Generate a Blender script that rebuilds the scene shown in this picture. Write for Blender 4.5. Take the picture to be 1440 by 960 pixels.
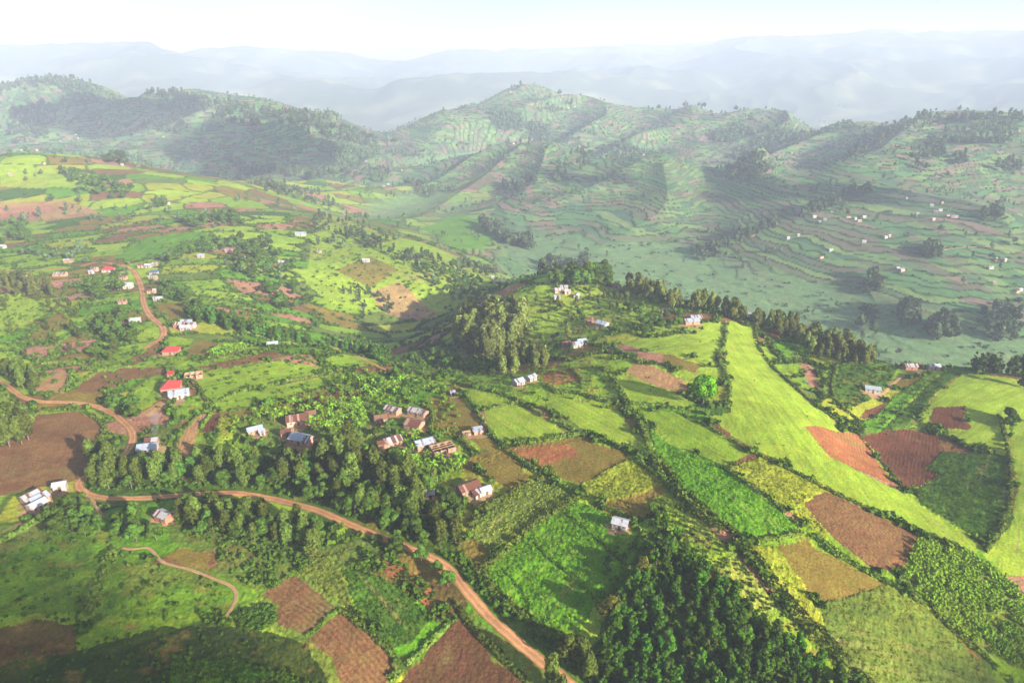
import bpy, math, random
import numpy as np

# ------------------------------------------------------------------ clear, camera, sky, sun, exposure
for o in list(bpy.data.objects):
    bpy.data.objects.remove(o, do_unlink=True)
scene = bpy.context.scene
COL = scene.collection
CZ = 300.0                                   # height of the camera above datum
PITCH = math.radians(22.9)
FPX = 960.0                                  # focal length in pixels of the 1440 px wide photograph
cam_d = bpy.data.cameras.new('camera'); cam = bpy.data.objects.new('camera', cam_d); COL.objects.link(cam)
cam.location = (0, 0, CZ); cam.rotation_euler = (math.pi / 2 - PITCH, 0, 0)
cam_d.sensor_width = 36; cam_d.lens = 24; cam_d.clip_start = 1; cam_d.clip_end = 60000
scene.camera = cam

SUN_EL = math.radians(21); SUN_AZ = math.radians(132)      # azimuth clockwise from +Y : right and behind the camera
SUN_DIR = np.array([math.sin(SUN_AZ) * math.cos(SUN_EL), math.cos(SUN_AZ) * math.cos(SUN_EL), math.sin(SUN_EL)])
world = bpy.data.worlds.new('World'); scene.world = world; world.use_nodes = True
wn = world.node_tree.nodes; wl = world.node_tree.links; wn.clear()
wo = wn.new('ShaderNodeOutputWorld'); wb = wn.new('ShaderNodeBackground'); ws = wn.new('ShaderNodeTexSky')
ws.sky_type = 'NISHITA'; ws.sun_disc = False; ws.sun_elevation = SUN_EL; ws.sun_rotation = SUN_AZ
ws.air_density = 0.8; ws.dust_density = 7.0; ws.ozone_density = 0.6; ws.altitude = 1800
wb.inputs['Strength'].default_value = 0.08
wl.new(ws.outputs[0], wb.inputs[0]); wl.new(wb.outputs[0], wo.inputs[0])
sun_d = bpy.data.lights.new('sun', 'SUN'); sun = bpy.data.objects.new('sun', sun_d); COL.objects.link(sun)
sun_d.energy = 5.0; sun_d.angle = math.radians(0.5); sun_d.color = (1.0, 0.92, 0.83)
sun.rotation_euler = (math.pi / 2 - SUN_EL, 0, math.pi - SUN_AZ)
scene.view_settings.view_transform = 'Standard'; scene.view_settings.look = 'None'
scene.view_settings.exposure = 1.43; scene.view_settings.gamma = 1.0; scene.view_settings.use_curve_mapping = False
HAZE_DENSITY = 0.00018
HAZE_COLOR = (0.725, 0.81, 1.0)
scene.cycles.max_bounces = 4; scene.cycles.diffuse_bounces = 2; scene.cycles.glossy_bounces = 1
scene.cycles.transmission_bounces = 2; scene.cycles.volume_bounces = 2; scene.cycles.transparent_max_bounces = 8
scene.cycles.use_denoising = True

# unseen clouds added for their shade : (pixel of the ground that lies in the shadow, distance towards the sun, half sizes, seed)
SHADE_CLOUDS = [((-70, 955), 2600, 52, 90, 16, 1), ((190, 1030), 2600, 34, 60, 14, 2), ((140, 160), 2600, 260, 330, 60, 3), ((380, 200), 2600, 240, 280, 50, 4),
          ((1500, 1010), 2600, 34, 60, 14, 5), ((1165, 268), 2600, 80, 170, 24, 7), ((330, 238), 2600, 90, 210, 26, 8), ((800, 250), 2600, 45, 150, 20, 9)]

rng = np.random.default_rng(7)
random.seed(7)

# ------------------------------------------------------------------ numeric helpers
def hsh(xi, yi, seed):
    h = (xi.astype(np.int64) * 374761393 + yi.astype(np.int64) * 668265263 + seed * 974634777) & 0xffffffff
    h = ((h ^ (h >> 13)) * 1274126177) & 0xffffffff
    h = ((h ^ (h >> 16)) * 2246822519) & 0xffffffff
    return h ^ (h >> 15)
def h01(xi, yi, seed): return (hsh(xi, yi, seed) & 0xffffff) / float(0x1000000)
GT = np.stack([np.cos(np.arange(256) * 2 * np.pi / 256), np.sin(np.arange(256) * 2 * np.pi / 256)], 1)
def noise(x, y, seed=0):
    xf = np.floor(x); yf = np.floor(y); fx = x - xf; fy = y - yf
    xi = xf.astype(np.int64); yi = yf.astype(np.int64)
    u = fx * fx * fx * (fx * (fx * 6 - 15) + 10); v = fy * fy * fy * (fy * (fy * 6 - 15) + 10)
    def g(a, b):
        t = GT[hsh(xi + a, yi + b, seed) & 255]
        return t[..., 0] * (fx - a) + t[..., 1] * (fy - b)
    a = g(0, 0); b = g(1, 0); c = g(0, 1); d = g(1, 1)
    return 1.5 * ((a * (1 - u) + b * u) * (1 - v) + (c * (1 - u) + d * u) * v)
def fbm(x, y, oct=4, seed=0):
    s = 0; a = 1.0; t = 0
    for k in range(oct):
        s = s + a * noise(x * 2 ** k, y * 2 ** k, seed + k * 17); t += a; a *= 0.5
    return s / t
def sstep(x, a, b):
    t = np.clip((x - a) / (b - a), 0, 1); return t * t * (3 - 2 * t)
def voronoi(x, y, seed):
    xi = np.floor(x).astype(np.int64); yi = np.floor(y).astype(np.int64)
    d1 = np.full(x.shape, 9.0); d2 = d1.copy(); idv = np.zeros(x.shape, np.int64)
    for a in (-1, 0, 1):
        for b in (-1, 0, 1):
            cx = xi + a; cy = yi + b
            px = cx + 0.1 + 0.8 * h01(cx, cy, seed); py = cy + 0.1 + 0.8 * h01(cx, cy, seed + 5)
            d = np.maximum(np.abs(px - x), np.abs(py - y)) * 0.6 + 0.4 * np.hypot(px - x, py - y)
            m = d < d1
            d2 = np.where(m, d1, np.minimum(d2, d)); idv = np.where(m, hsh(cx, cy, seed + 9), idv); d1 = np.where(m, d, d1)
    return idv, d1, d2

def ray(px, py):
    dx = (np.asarray(px, float) - 720) / FPX; dy = (480 - np.asarray(py, float)) / FPX
    return np.stack([dx, math.cos(PITCH) + dy * math.sin(PITCH), -math.sin(PITCH) + dy * math.cos(PITCH)], -1)

# ------------------------------------------------------------------ terrain: control heights (depth below the camera) along bearings
# per bearing: (row, z) seen ground ; ('h', r, z) ground hidden behind a crest
C = {
 -280: [(960,-152),(800,-150),(640,-152),(540,-155),(450,-165),(400,-172),(350,-178),(300,-178),(250,-175),('h',1350,-228),(208,-215),(172,-190),(146,-160),('k',1.25,-300),('h',5000,-350),(92,-30,7000),('h',9500,-350)],
 0: [(960,-152),(850,-150),(700,-150),(620,-152),(540,-155),(450,-165),(400,-172),(350,-178),(300,-178),(250,-175),('h',1350,-230),(210,-215),(170,-185),(127,-130),('k',1.25,-300),('h',5000,-360),(84,-60,7500),('h',10000,-350)],
 150: [(960,-152),(850,-150),(700,-150),(640,-152),(560,-155),(480,-163),(400,-172),(350,-178),(300,-180),(240,-174),('h',1350,-225),(205,-215),(170,-185),(125,-122),('k',1.25,-300),('h',5000,-380),(80,-40,8000),('h',10000,-350)],
 300: [(960,-152),(850,-150),(700,-150),(600,-152),(500,-158),(440,-165),(380,-175),(330,-178),(300,-182),(246,-180),('h',1400,-225),(212,-214),(175,-180),(136,-138),('h',3000,-350),('h',5000,-400),(76,-20,8000),('h',10000,-350)],
 450: [(960,-152),(850,-150),(700,-150),(600,-152),(520,-158),(488,-161),('h',430,-190),(455,-200),(400,-200),(350,-198),(310,-196),(280,-238),(240,-250),(200,-215),(158,-168),('h',2900,-350),('h',5000,-400),(84,-60,8500),('h',10500,-350)],
 545: [(300,-255),(260,-258),(230,-254),(205,-246),(188,-240),('k',1.15,-310),('k',1.2,-370),('h',5000,-400)],
 600: [(960,-153),(850,-150),(700,-150),(620,-152),(560,-156),(525,-162),(500,-192),(460,-222),(430,-220),(400,-208),(370,-205),(345,-212),('h',1000,-245),(300,-262),(260,-262),(230,-255),(205,-240),(188,-215),(162,-172),('k',1.25,-350),(118,-190,5200),('h',6500,-400),(84,-60,9500),('h',11000,-350)],
 720: [(960,-153),(850,-150),(700,-149),(600,-150),(550,-153),(530,-157),(515,-166),(480,-178),(460,-173),(420,-171),(396,-174),('h',650,-215),('h',800,-255),(365,-262),(330,-262),(300,-255),(250,-235),(202,-198),('h',2000,-265),(170,-190),(124,-115),('h',3300,-350),(108,-150,5600),('h',6500,-400),(80,-40,9500),('h',11000,-350)],
 850: [(960,-153),(850,-148),(700,-147),(600,-149),(550,-151),(500,-155),(450,-162),(420,-168),(393,-170),('h',650,-220),('h',800,-262),(370,-268),(350,-265),(310,-250),(250,-218),(208,-190),('h',1850,-262),(185,-200),(156,-168),('h',3000,-350),('h',5000,-380),(82,-40,9500),('h',11000,-350)],
 1000: [(960,-153),(850,-146),(700,-143),(600,-147),(550,-149),(500,-153),(450,-160),(434,-164),('h',560,-225),('h',700,-268),(400,-272),(370,-268),(330,-252),(270,-222),(211,-188),('h',1800,-255),(180,-195),(153,-160),('h',3000,-350),('h',5000,-380),(110,-180,6000),(72,10,9500),('h',11000,-350)],
 1150: [(960,-155),(850,-148),(750,-145),(700,-146),(650,-149),(600,-155),(550,-163),(500,-170),(464,-173),('k',1.06,-190),('k',1.15,-245),('k',1.12,-268),(430,-272),(400,-262),(350,-240),(310,-224),(285,-216),(260,-208),(214,-180),('h',1650,-210),(164,-165),('h',2900,-350),('h',4500,-380),(110,-190,6000),(64,60,9000),('h',11000,-350)],
 1300: [(960,-158),(850,-152),(750,-152),(690,-163),(640,-171),(600,-172),(570,-170),(545,-169),(524,-169.5),('k',1.06,-176),('k',1.09,-200),('k',1.1,-235),('k',1.1,-262),(500,-270),(450,-262),(400,-248),(350,-228),(300,-208),(268,-206),(240,-190),(200,-165),(163,-130),('h',2200,-290),('h',3500,-350),(145,-300,5000),(100,-130,6600),(58,120,9000),('h',11000,-350)],
 1440: [(960,-164),(850,-157),(750,-159),(700,-163),(640,-168),(600,-168),(570,-166.5),(552,-166),(541,-166.5),('k',1.06,-173),('k',1.09,-195),('k',1.1,-232),('k',1.1,-262),(505,-268),(450,-258),(400,-246),(350,-228),(300,-208),(250,-190),(200,-160),(165,-130),('h',2200,-290),('h',3500,-350),(130,-240,5200),(66,90,9000),('h',11000,-350)],
 930: [(450,-161),(430,-164),(414,-167),('k',1.08,-195),('k',1.16,-245)],
 1075: [(520,-161),(480,-167),(462,-169),(449,-170),('k',1.05,-185),('k',1.17,-250)],
 1225: [(640,-170),(600,-170),(560,-170),(530,-169),(506,-170),('k',1.06,-182),('k',1.16,-250)],
 1260: [(600,-171.5),(570,-171.5),(545,-171.5),(525,-171.5),(514,-172.5),('k',1.06,-184),('k',1.1,-225)],
 1370: [(640,-170),(600,-169),(570,-167),(545,-166.5),(528,-167),('k',1.06,-173),('k',1.09,-195),('k',1.1,-235)],
 1720: [(960,-170),(850,-165),(750,-165),(640,-168),(580,-170),(550,-170),('k',1.08,-185),('k',1.2,-245),(490,-262),(430,-255),(380,-240),(320,-215),(250,-185),(190,-140),('h',2200,-290),('h',3500,-350),(75,60,9000),('h',11000,-350)],
}
cps = []
for px, rows in C.items():
    th0 = math.atan2((px - 720) / FPX, 1)
    for e in rows:
        if e[0] == 'k':
            r = math.exp(cps[-1][1]) * e[1]; cps.append((cps[-1][0], math.log(r), e[2]))
        elif e[0] == 'h':
            d = ray(px, 250); th = math.atan2(d[0], d[1]); cps.append((th, math.log(e[1]), e[2]))
        else:
            d = ray(px, e[0]); th = math.atan2(d[0], d[1])
            r = e[2] if len(e) == 3 else None
            if r is None:
                t = e[1] / d[2]; r = t * math.hypot(d[0], d[1]); z = e[1]
            else:
                z = r * d[2] / math.hypot(d[0], d[1])
            cps.append((th, math.log(r), z))
for th in np.linspace(-0.85, 0.85, 12):
    cps += [(th, math.log(60), -151), (th, math.log(30), -151), (th, math.log(14000), -350)]
cps = np.array(cps)
P = cps[:, :2]
def tps(d2): return 0.5 * d2 * np.log(d2 + 1e-12)
K = tps(((P[:, None] - P[None]) ** 2).sum(-1)) + np.eye(len(P)) * 8e-5
Q = np.hstack([np.ones((len(P), 1)), P])
A = np.block([[K, Q], [Q.T, np.zeros((3, 3))]])
W = np.linalg.solve(A, np.concatenate([cps[:, 2], np.zeros(3)]))
def rbf(th, L):
    q = np.stack([th, L], -1); out = np.zeros(len(q))
    for s in range(0, len(q), 20000):
        e = q[s:s + 20000]
        out[s:s + 20000] = tps(((e[:, None] - P[None]) ** 2).sum(-1)) @ W[:-3] + W[-3] + e @ W[-2:]
    return out
cth = np.arange(-0.90, 0.901, 0.02); cL = np.arange(math.log(28), math.log(15000), 0.02)
T, LL = np.meshgrid(cth, cL, indexing='ij')
coarse = rbf(T.ravel(), LL.ravel()).reshape(T.shape)
def cr_matrix(q, g):                       # Catmull-Rom weights
    f = np.clip((q - g[0]) / (g[1] - g[0]), 1, len(g) - 2.001); i = np.floor(f).astype(int); t = f - i
    M = np.zeros((len(q), len(g))); r = np.arange(len(q))
    w = [(-t + 2 * t ** 2 - t ** 3) / 2, (2 - 5 * t ** 2 + 3 * t ** 3) / 2, (t + 4 * t ** 2 - 3 * t ** 3) / 2, (-t ** 2 + t ** 3) / 2]
    for k in range(4): np.add.at(M, (r, np.clip(i - 1 + k, 0, len(g) - 1)), w[k])
    return M
fine = np.arange(-0.76, 0.7601, 0.00125)
side = np.concatenate([np.arange(0.765, 1.0, 0.005), np.arange(1.0, math.pi, 0.04)])
TH = np.concatenate([-math.pi + 0 * side[:1], -side[::-1], fine, side, [math.pi]])
LV = [math.log(30)]
while LV[-1] < math.log(13000):
    r = math.exp(LV[-1]); LV.append(LV[-1] + (0.03 if r < 95 else 0.0031 if r < 420 else 0.0042 if r < 2600 else 0.009))
LV = np.array(LV); RV = np.exp(LV)
Z = cr_matrix(np.clip(TH, -0.88, 0.88), cth) @ coarse @ cr_matrix(LV, cL).T
back = sstep(np.abs(TH), 1.8, math.pi)[:, None]
Z = Z * (1 - back) + (-165 - 60 * sstep(LV, 6, 9))[None] * back
X = np.sin(TH)[:, None] * RV[None]; Y = np.cos(TH)[:, None] * RV[None]
R = np.broadcast_to(RV[None], X.shape)
# relief
far = sstep(R, 850, 1500) ; vfar = sstep(R, 4000, 6000)
Z += 1.3 * fbm(X / 70, Y / 70, 3, 3) * (1 - vfar)
ua = (X * 0.85 - Y * 0.52); ub = (X * 0.52 + Y * 0.85)
spur = 1 - 2 * np.abs(noise(ua / 230 + 0.35 * noise(X / 400, Y / 400, 90), ub / 620, 41))
Z += far * (1 - vfar) * (24 * (spur - .7) * (1 + .5 * sstep(TH[:, None], -.05, .15)) + 9 * fbm(X / 240, Y / 240, 4, 12))
Z += vfar * (210 * (1 - 2.4 * np.abs(fbm(X / 2100, Y / 3000, 5, 23))) - 90) * (1 - 0.45 * sstep(R, 7000, 9500))
# terraces on the far slopes
terr = sstep(R, 500, 640) * (1 - sstep(R, 2600, 3400))
notleft = sstep(np.where(R > 1500, 1.0, 0) + sstep(TH[:, None] * np.ones_like(R), -0.12, 0.06) , 0.2, 0.9)
terr = terr * notleft
HB = 3.4 * (1 + 0.5 * sstep(R, 1300, 2400))
bz = (Z + 350 + 7 * fbm(X / 130, Y / 130, 3, 77) + 1.2 * noise(X / 22, Y / 22, 78)) / HB
bk = np.floor(bz); bf = bz - bk
Z = Z + terr * HB * 0.55 * (np.where(bf < 0.82, bf * 0.55, 0.45 + (bf - 0.82) / 0.18 * 0.55) - bf)

def cell(th, L):
    i = np.clip(np.searchsorted(TH, th) - 1, 0, len(TH) - 2); j = np.clip(np.searchsorted(LV, L) - 1, 0, len(LV) - 2)
    u = (th - TH[i]) / (TH[i + 1] - TH[i]); v = (L - LV[j]) / (LV[j + 1] - LV[j])
    return i, j, np.clip(u, 0, 1), np.clip(v, 0, 1)
def zat(x, y):
    x = np.asarray(x, float); y = np.asarray(y, float)
    i, j, u, v = cell(np.arctan2(x, y), 0.5 * np.log(np.maximum(x * x + y * y, 900.1)))
    return Z[i, j] * (1 - u) * (1 - v) + Z[i + 1, j] * u * (1 - v) + Z[i, j + 1] * (1 - u) * v + Z[i + 1, j + 1] * u * v
TT = np.exp(np.arange(math.log(90), math.log(12000), 0.0022))
def at(pts):                               # where a line of sight of the photograph meets the terrain
    pts = np.atleast_2d(np.asarray(pts, float)); out = np.zeros((len(pts), 3))
    for k, (px, py) in enumerate(pts):
        d = ray(px, py); p = TT[:, None] * d[None]
        below = p[:, 2] <= zat(p[:, 0], p[:, 1])
        n = int(np.argmax(below)) if below.any() else len(TT) - 1
        n = max(n, 1); a = p[n - 1]; b = p[n]
        ga = a[2] - zat(a[0], a[1]); gb = b[2] - zat(b[0], b[1])
        w = ga / (ga - gb) if ga != gb else 0.5
        out[k] = a + (b - a) * np.clip(w, 0, 1)
    return out
def inpoly(x, y, poly):
    c = np.zeros(x.shape, bool); n = len(poly)
    for k in range(n):
        x1, y1 = poly[k][:2]; x2, y2 = poly[(k + 1) % n][:2]
        if y1 == y2: continue
        c ^= ((y1 > y) != (y2 > y)) & (x < (x2 - x1) * (y - y1) / (y2 - y1) + x1)
    return c
def resample(p, step):
    p = np.asarray(p, float); s = np.concatenate([[0], np.cumsum(np.linalg.norm(np.diff(p[:, :2], axis=0), axis=1))])
    n = max(2, int(s[-1] / step) + 1); q = np.linspace(0, s[-1], n)
    return np.stack([np.interp(q, s, p[:, k]) for k in range(p.shape[1])], 1)
def smooth(p, it=2):
    p = np.asarray(p, float)
    for _ in range(it):
        a = p[:-1] * .75 + p[1:] * .25; b = p[:-1] * .25 + p[1:] * .75
        p = np.concatenate([p[:1], np.stack([a, b], 1).reshape(-1, p.shape[1]), p[-1:]])
    return p

# ------------------------------------------------------------------ materials
MATS = {}
def newmat(name):
    m = bpy.data.materials.new(name); m.use_nodes = True; nt = m.node_tree; nt.nodes.clear()
    out = nt.nodes.new('ShaderNodeOutputMaterial'); return m, nt, out
def nd(nt, t, **kw):
    n = nt.nodes.new(t)
    for k, v in kw.items():
        if k in n.inputs.keys() if hasattr(n.inputs, 'keys') else False: n.inputs[k].default_value = v
        else: setattr(n, k, v)
    return n
def mathn(nt, op, a, b=None):
    n = nt.nodes.new('ShaderNodeMath'); n.operation = op
    for k, v in enumerate((a, b)):
        if v is None: continue
        if isinstance(v, (int, float)): n.inputs[k].default_value = v
        else: nt.links.new(v, n.inputs[k])
    return n.outputs[0]
def vmul(nt, col, fac):
    n = nt.nodes.new('ShaderNodeVectorMath'); n.operation = 'SCALE'; nt.links.new(col, n.inputs[0])
    if isinstance(fac, (int, float)): n.inputs['Scale'].default_value = fac
    else: nt.links.new(fac, n.inputs['Scale'])
    return n.outputs[0]
def noisen(nt, vec, scale, detail=3, rough=0.6):
    n = nt.nodes.new('ShaderNodeTexNoise'); n.inputs['Scale'].default_value = scale; n.inputs['Detail'].default_value = detail
    n.inputs['Roughness'].default_value = rough
    if vec is not None: nt.links.new(vec, n.inputs['Vector'])
    return n.outputs['Fac']
def remap(nt, v, a, b, c, d):
    n = nt.nodes.new('ShaderNodeMapRange'); nt.links.new(v, n.inputs[0])
    for k, x in enumerate((a, b, c, d)): n.inputs[k + 1].default_value = x
    return n.outputs[0]

def ground_material():
    m, nt, out = newmat('ground_soil_and_crops'); L = nt.links.new
    col = nd(nt, 'ShaderNodeAttribute', attribute_name='fcol'); row = nd(nt, 'ShaderNodeAttribute', attribute_name='rowc')
    amp = nd(nt, 'ShaderNodeAttribute', attribute_name='rowamp')
    pos = nt.nodes.new('ShaderNodeNewGeometry').outputs['Position']
    n1 = noisen(nt, pos, 1.3, 4, .7); n2 = noisen(nt, pos, 0.09, 4, .6); n3 = noisen(nt, pos, 0.33, 2, .5); n4 = noisen(nt, pos, 0.12, 3, .6)
    f = mathn(nt, 'MULTIPLY', remap(nt, n1, .25, .75, .55, 1.45), remap(nt, n2, .3, .7, .82, 1.18))
    s = mathn(nt, 'SINE', mathn(nt, 'ADD', mathn(nt, 'MULTIPLY', row.outputs['Fac'], 6.28318), mathn(nt, 'MULTIPLY', n4, 9.0)))
    rf = mathn(nt, 'ADD', mathn(nt, 'MULTIPLY', s, amp.outputs['Fac']), 1.0)
    f = mathn(nt, 'MULTIPLY', f, rf)
    c = vmul(nt, col.outputs['Color'], f)
    hs = nt.nodes.new('ShaderNodeHueSaturation'); L(c, hs.inputs['Color'])
    L(remap(nt, n3, .3, .7, .485, .515), hs.inputs['Hue'])
    b = nt.nodes.new('ShaderNodeBsdfPrincipled'); L(hs.outputs[0], b.inputs['Base Color'])
    b.inputs['Roughness'].default_value = 0.95; b.inputs['Specular IOR Level'].default_value = 0.08
    bm = nt.nodes.new('ShaderNodeBump'); bm.inputs['Strength'].default_value = 0.8; bm.inputs['Distance'].default_value = 0.35
    L(mathn(nt, 'ADD', n1, mathn(nt, 'MULTIPLY', s, mathn(nt, 'MULTIPLY', amp.outputs['Fac'], .9))), bm.inputs['Height'])
    L(bm.outputs[0], b.inputs['Normal']); L(b.outputs[0], out.inputs[0]); return m
def leaf_material(name, c, var=0.5, trans=0.15):
    m, nt, out = newmat(name); L = nt.links.new
    t = nd(nt, 'ShaderNodeAttribute', attribute_name='tint'); oi = nt.nodes.new('ShaderNodeObjectInfo')
    rgb = nt.nodes.new('ShaderNodeRGB'); rgb.outputs[0].default_value = (*c, 1)
    pos = nt.nodes.new('ShaderNodeNewGeometry').outputs['Position']; n = noisen(nt, pos, .07, 2)
    f = mathn(nt, 'MULTIPLY', remap(nt, t.outputs['Fac'], 0, 1, 1 - var, 1 + var), remap(nt, oi.outputs['Random'], 0, 1, .6, 1.5))
    hs = nt.nodes.new('ShaderNodeHueSaturation'); L(vmul(nt, rgb.outputs[0], f), hs.inputs['Color'])
    L(mathn(nt, 'ADD', remap(nt, n, .3, .7, .488, .512), remap(nt, oi.outputs['Random'], 0, 1, -.018, .012)), hs.inputs['Hue'])
    d = nt.nodes.new('ShaderNodeBsdfDiffuse'); L(hs.outputs[0], d.inputs[0])
    tr = nt.nodes.new('ShaderNodeBsdfTranslucent'); L(hs.outputs[0], tr.inputs[0])
    mx = nt.nodes.new('ShaderNodeMixShader'); mx.inputs[0].default_value = trans
    L(d.outputs[0], mx.inputs[1]); L(tr.outputs[0], mx.inputs[2]); L(mx.outputs[0], out.inputs[0]); return m
def plain(name, c, rough=.8, nscale=.6, namp=.3, metal=0.0, spec=.3):
    m, nt, out = newmat(name); L = nt.links.new
    oi = nt.nodes.new('ShaderNodeObjectInfo'); tc = nt.nodes.new('ShaderNodeTexCoord').outputs['Object']
    rgb = nt.nodes.new('ShaderNodeRGB'); rgb.outputs[0].default_value = (*c, 1)
    n = noisen(nt, tc, nscale, 4, .65)
    f = mathn(nt, 'MULTIPLY', remap(nt, n, .25, .75, 1 - namp, 1 + namp), remap(nt, oi.outputs['Random'], 0, 1, .85, 1.1))
    b = nt.nodes.new('ShaderNodeBsdfPrincipled'); L(vmul(nt, rgb.outputs[0], f), b.inputs['Base Color'])
    b.inputs['Roughness'].default_value = rough; b.inputs['Metallic'].default_value = metal; b.inputs['Specular IOR Level'].default_value = spec
    L(b.outputs[0], out.inputs[0]); return m
def road_material(name, c):
    m, nt, out = newmat(name); L = nt.links.new
    ac = nd(nt, 'ShaderNodeAttribute', attribute_name='across').outputs['Fac']; pos = nt.nodes.new('ShaderNodeNewGeometry').outputs['Position']
    n1 = noisen(nt, pos, .9, 4, .65); n2 = noisen(nt, pos, .10, 3, .6); n3 = noisen(nt, pos, .35, 4, .7)
    a = mathn(nt, 'ABSOLUTE', mathn(nt, 'ADD', ac, mathn(nt, 'MULTIPLY', mathn(nt, 'SUBTRACT', n3, .5), .5)))
    rut = remap(nt, mathn(nt, 'ABSOLUTE', mathn(nt, 'SUBTRACT', a, .45)), .05, .22, 1.18, .88)
    f = mathn(nt, 'MULTIPLY', mathn(nt, 'MULTIPLY', rut, remap(nt, n1, .25, .75, .78, 1.22)), remap(nt, n2, .3, .7, .72, 1.2))
    rgb = nt.nodes.new('ShaderNodeRGB'); rgb.outputs[0].default_value = (*c, 1)
    mx = nt.nodes.new('ShaderNodeMix'); mx.data_type = 'RGBA'; L(remap(nt, mathn(nt, 'ADD', a, mathn(nt, 'MULTIPLY', n1, .5)), 1.0, 1.25, 0, .85), mx.inputs[0])
    L(vmul(nt, rgb.outputs[0], f), mx.inputs[6]); mx.inputs[7].default_value = (.10, .13, .02, 1)
    b = nt.nodes.new('ShaderNodeBsdfPrincipled'); L(mx.outputs[2], b.inputs['Base Color']); b.inputs['Roughness'].default_value = .95; b.inputs['Specular IOR Level'].default_value = .1
    L(b.outputs[0], out.inputs[0]); return m
def tin(name, c, rust, rc=(.16, .06, .035)):
    m, nt, out = newmat(name); L = nt.links.new
    tc = nt.nodes.new('ShaderNodeTexCoord').outputs['Object']; oi = nt.nodes.new('ShaderNodeObjectInfo')
    sp = nt.nodes.new('ShaderNodeSeparateXYZ'); L(tc, sp.inputs[0])
    # sheets: each sheet weathers by itself
    sheet = mathn(nt, 'FLOOR', mathn(nt, 'MULTIPLY', sp.outputs[0], 1.15))
    half = mathn(nt, 'GREATER_THAN', sp.outputs[1], 0.0)
    wn_ = nt.nodes.new('ShaderNodeTexWhiteNoise'); wn_.noise_dimensions = '3D'
    cv = nt.nodes.new('ShaderNodeCombineXYZ'); L(sheet, cv.inputs[0]); L(half, cv.inputs[1]); L(mathn(nt, 'MULTIPLY', oi.outputs['Random'], 91.0), cv.inputs[2])
    L(cv.outputs[0], wn_.inputs['Vector'])
    n = noisen(nt, tc, .9, 4, .7)
    k = mathn(nt, 'ADD', mathn(nt, 'MULTIPLY', wn_.outputs['Value'], .7), mathn(nt, 'MULTIPLY', n, .6))
    fac = remap(nt, k, 1.02 - rust * .9, 1.12 - rust * .9, 0, 1)
    mx = nt.nodes.new('ShaderNodeMix'); mx.data_type = 'RGBA'; L(fac, mx.inputs[0])
    mx.inputs[6].default_value = (*c, 1); mx.inputs[7].default_value = (*rc, 1)
    wave = mathn(nt, 'SINE', mathn(nt, 'MULTIPLY', sp.outputs[0], 26.0))
    cc = vmul(nt, mx.outputs[2], remap(nt, n, .25, .75, .8, 1.15))
    b = nt.nodes.new('ShaderNodeBsdfPrincipled'); L(cc, b.inputs['Base Color']); b.inputs['Roughness'].default_value = .5; b.inputs['Metallic'].default_value = .15
    bm = nt.nodes.new('ShaderNodeBump'); bm.inputs['Strength'].default_value = .5; bm.inputs['Distance'].default_value = .04; L(wave, bm.inputs['Height'])
    L(bm.outputs[0], b.inputs['Normal']); L(b.outputs[0], out.inputs[0]); return m

M_GROUND = ground_material()
M_EUC = leaf_material('eucalyptus_leaves', (.080, .112, .017))
M_PALE = leaf_material('pale_eucalyptus_leaves', (.135, .165, .034)); M_GARDEN = leaf_material('garden_leaves', (.105, .185, .012))
M_BROAD = leaf_material('broadleaf_leaves', (.058, .11, .013))
M_CONE = leaf_material('plantation_leaves', (.055, .13, .010))
M_ROUND = leaf_material('lone_tree_leaves', (.10, .26, .010))
M_YEL = leaf_material('yellowish_leaves', (.13, .145, .022))
M_HEDGE = leaf_material('hedge_leaves', (.11, .165, .022))
M_BUSH = leaf_material('bush_leaves', (.060, .115, .011))
M_MAIZE = leaf_material('maize_leaves', (.15, .24, .018))
M_BANANA = leaf_material('banana_leaves', (.15, .28, .018))
M_CROP = leaf_material('crop_leaves', (.115, .245, .010)); M_CROPD = leaf_material('dark_crop_leaves', (.055, .12, .009)); M_CROPY = leaf_material('yellowish_crop_leaves', (.21, .24, .022))
M_FARV = leaf_material('far_leaves', (.085, .135, .05))
M_BARK = plain('bark', (.16, .12, .085), .9)
M_STEM = plain('pale_stem', (.14, .16, .05), .8)
M_ROAD = road_material('dirt_road_surface', (.46, .23, .10))
M_PATH = plain('trodden_path', (.36, .22, .11), .95, .4, .25, 0, .1)
M_WALL = {'mud': plain('mud_wall', (.36, .20, .115), .9), 'tan': plain('tan_plaster', (.36, .23, .14), .85), 'white': plain('white_plaster', (.38, .34, .29), .8),
          'brick': plain('brick_wall', (.36, .15, .085), .9), 'pink': plain('pink_plaster', (.55, .30, .22), .85)}
M_ROOF = {'tin': tin('tin_roof', (.36, .41, .47), .16), 'worn': tin('worn_tin_roof', (.42, .41, .40), .42), 'rust': tin('rusty_roof', (.38, .24, .18), .72),
          'red': tin('red_painted_roof', (.50, .055, .045), .04, (.3, .03, .03)), 'blue': tin('dark_blue_roof', (.08, .12, .22), .03), 'white': tin('pale_tin_roof', (.46, .47, .48), .12),
          'brown': tin('brown_roof', (.24, .12, .075), .4)}
M_DOOR = plain('wooden_door', (.12, .07, .04), .7); M_SHUT = plain('wooden_shutter', (.14, .13, .12), .6)
M_TIMBER = plain('bare_timber', (.46, .30, .17), .85)
M_CLOUD = plain('cloud_white', (.9, .9, .9), 1, .01, .05)

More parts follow.
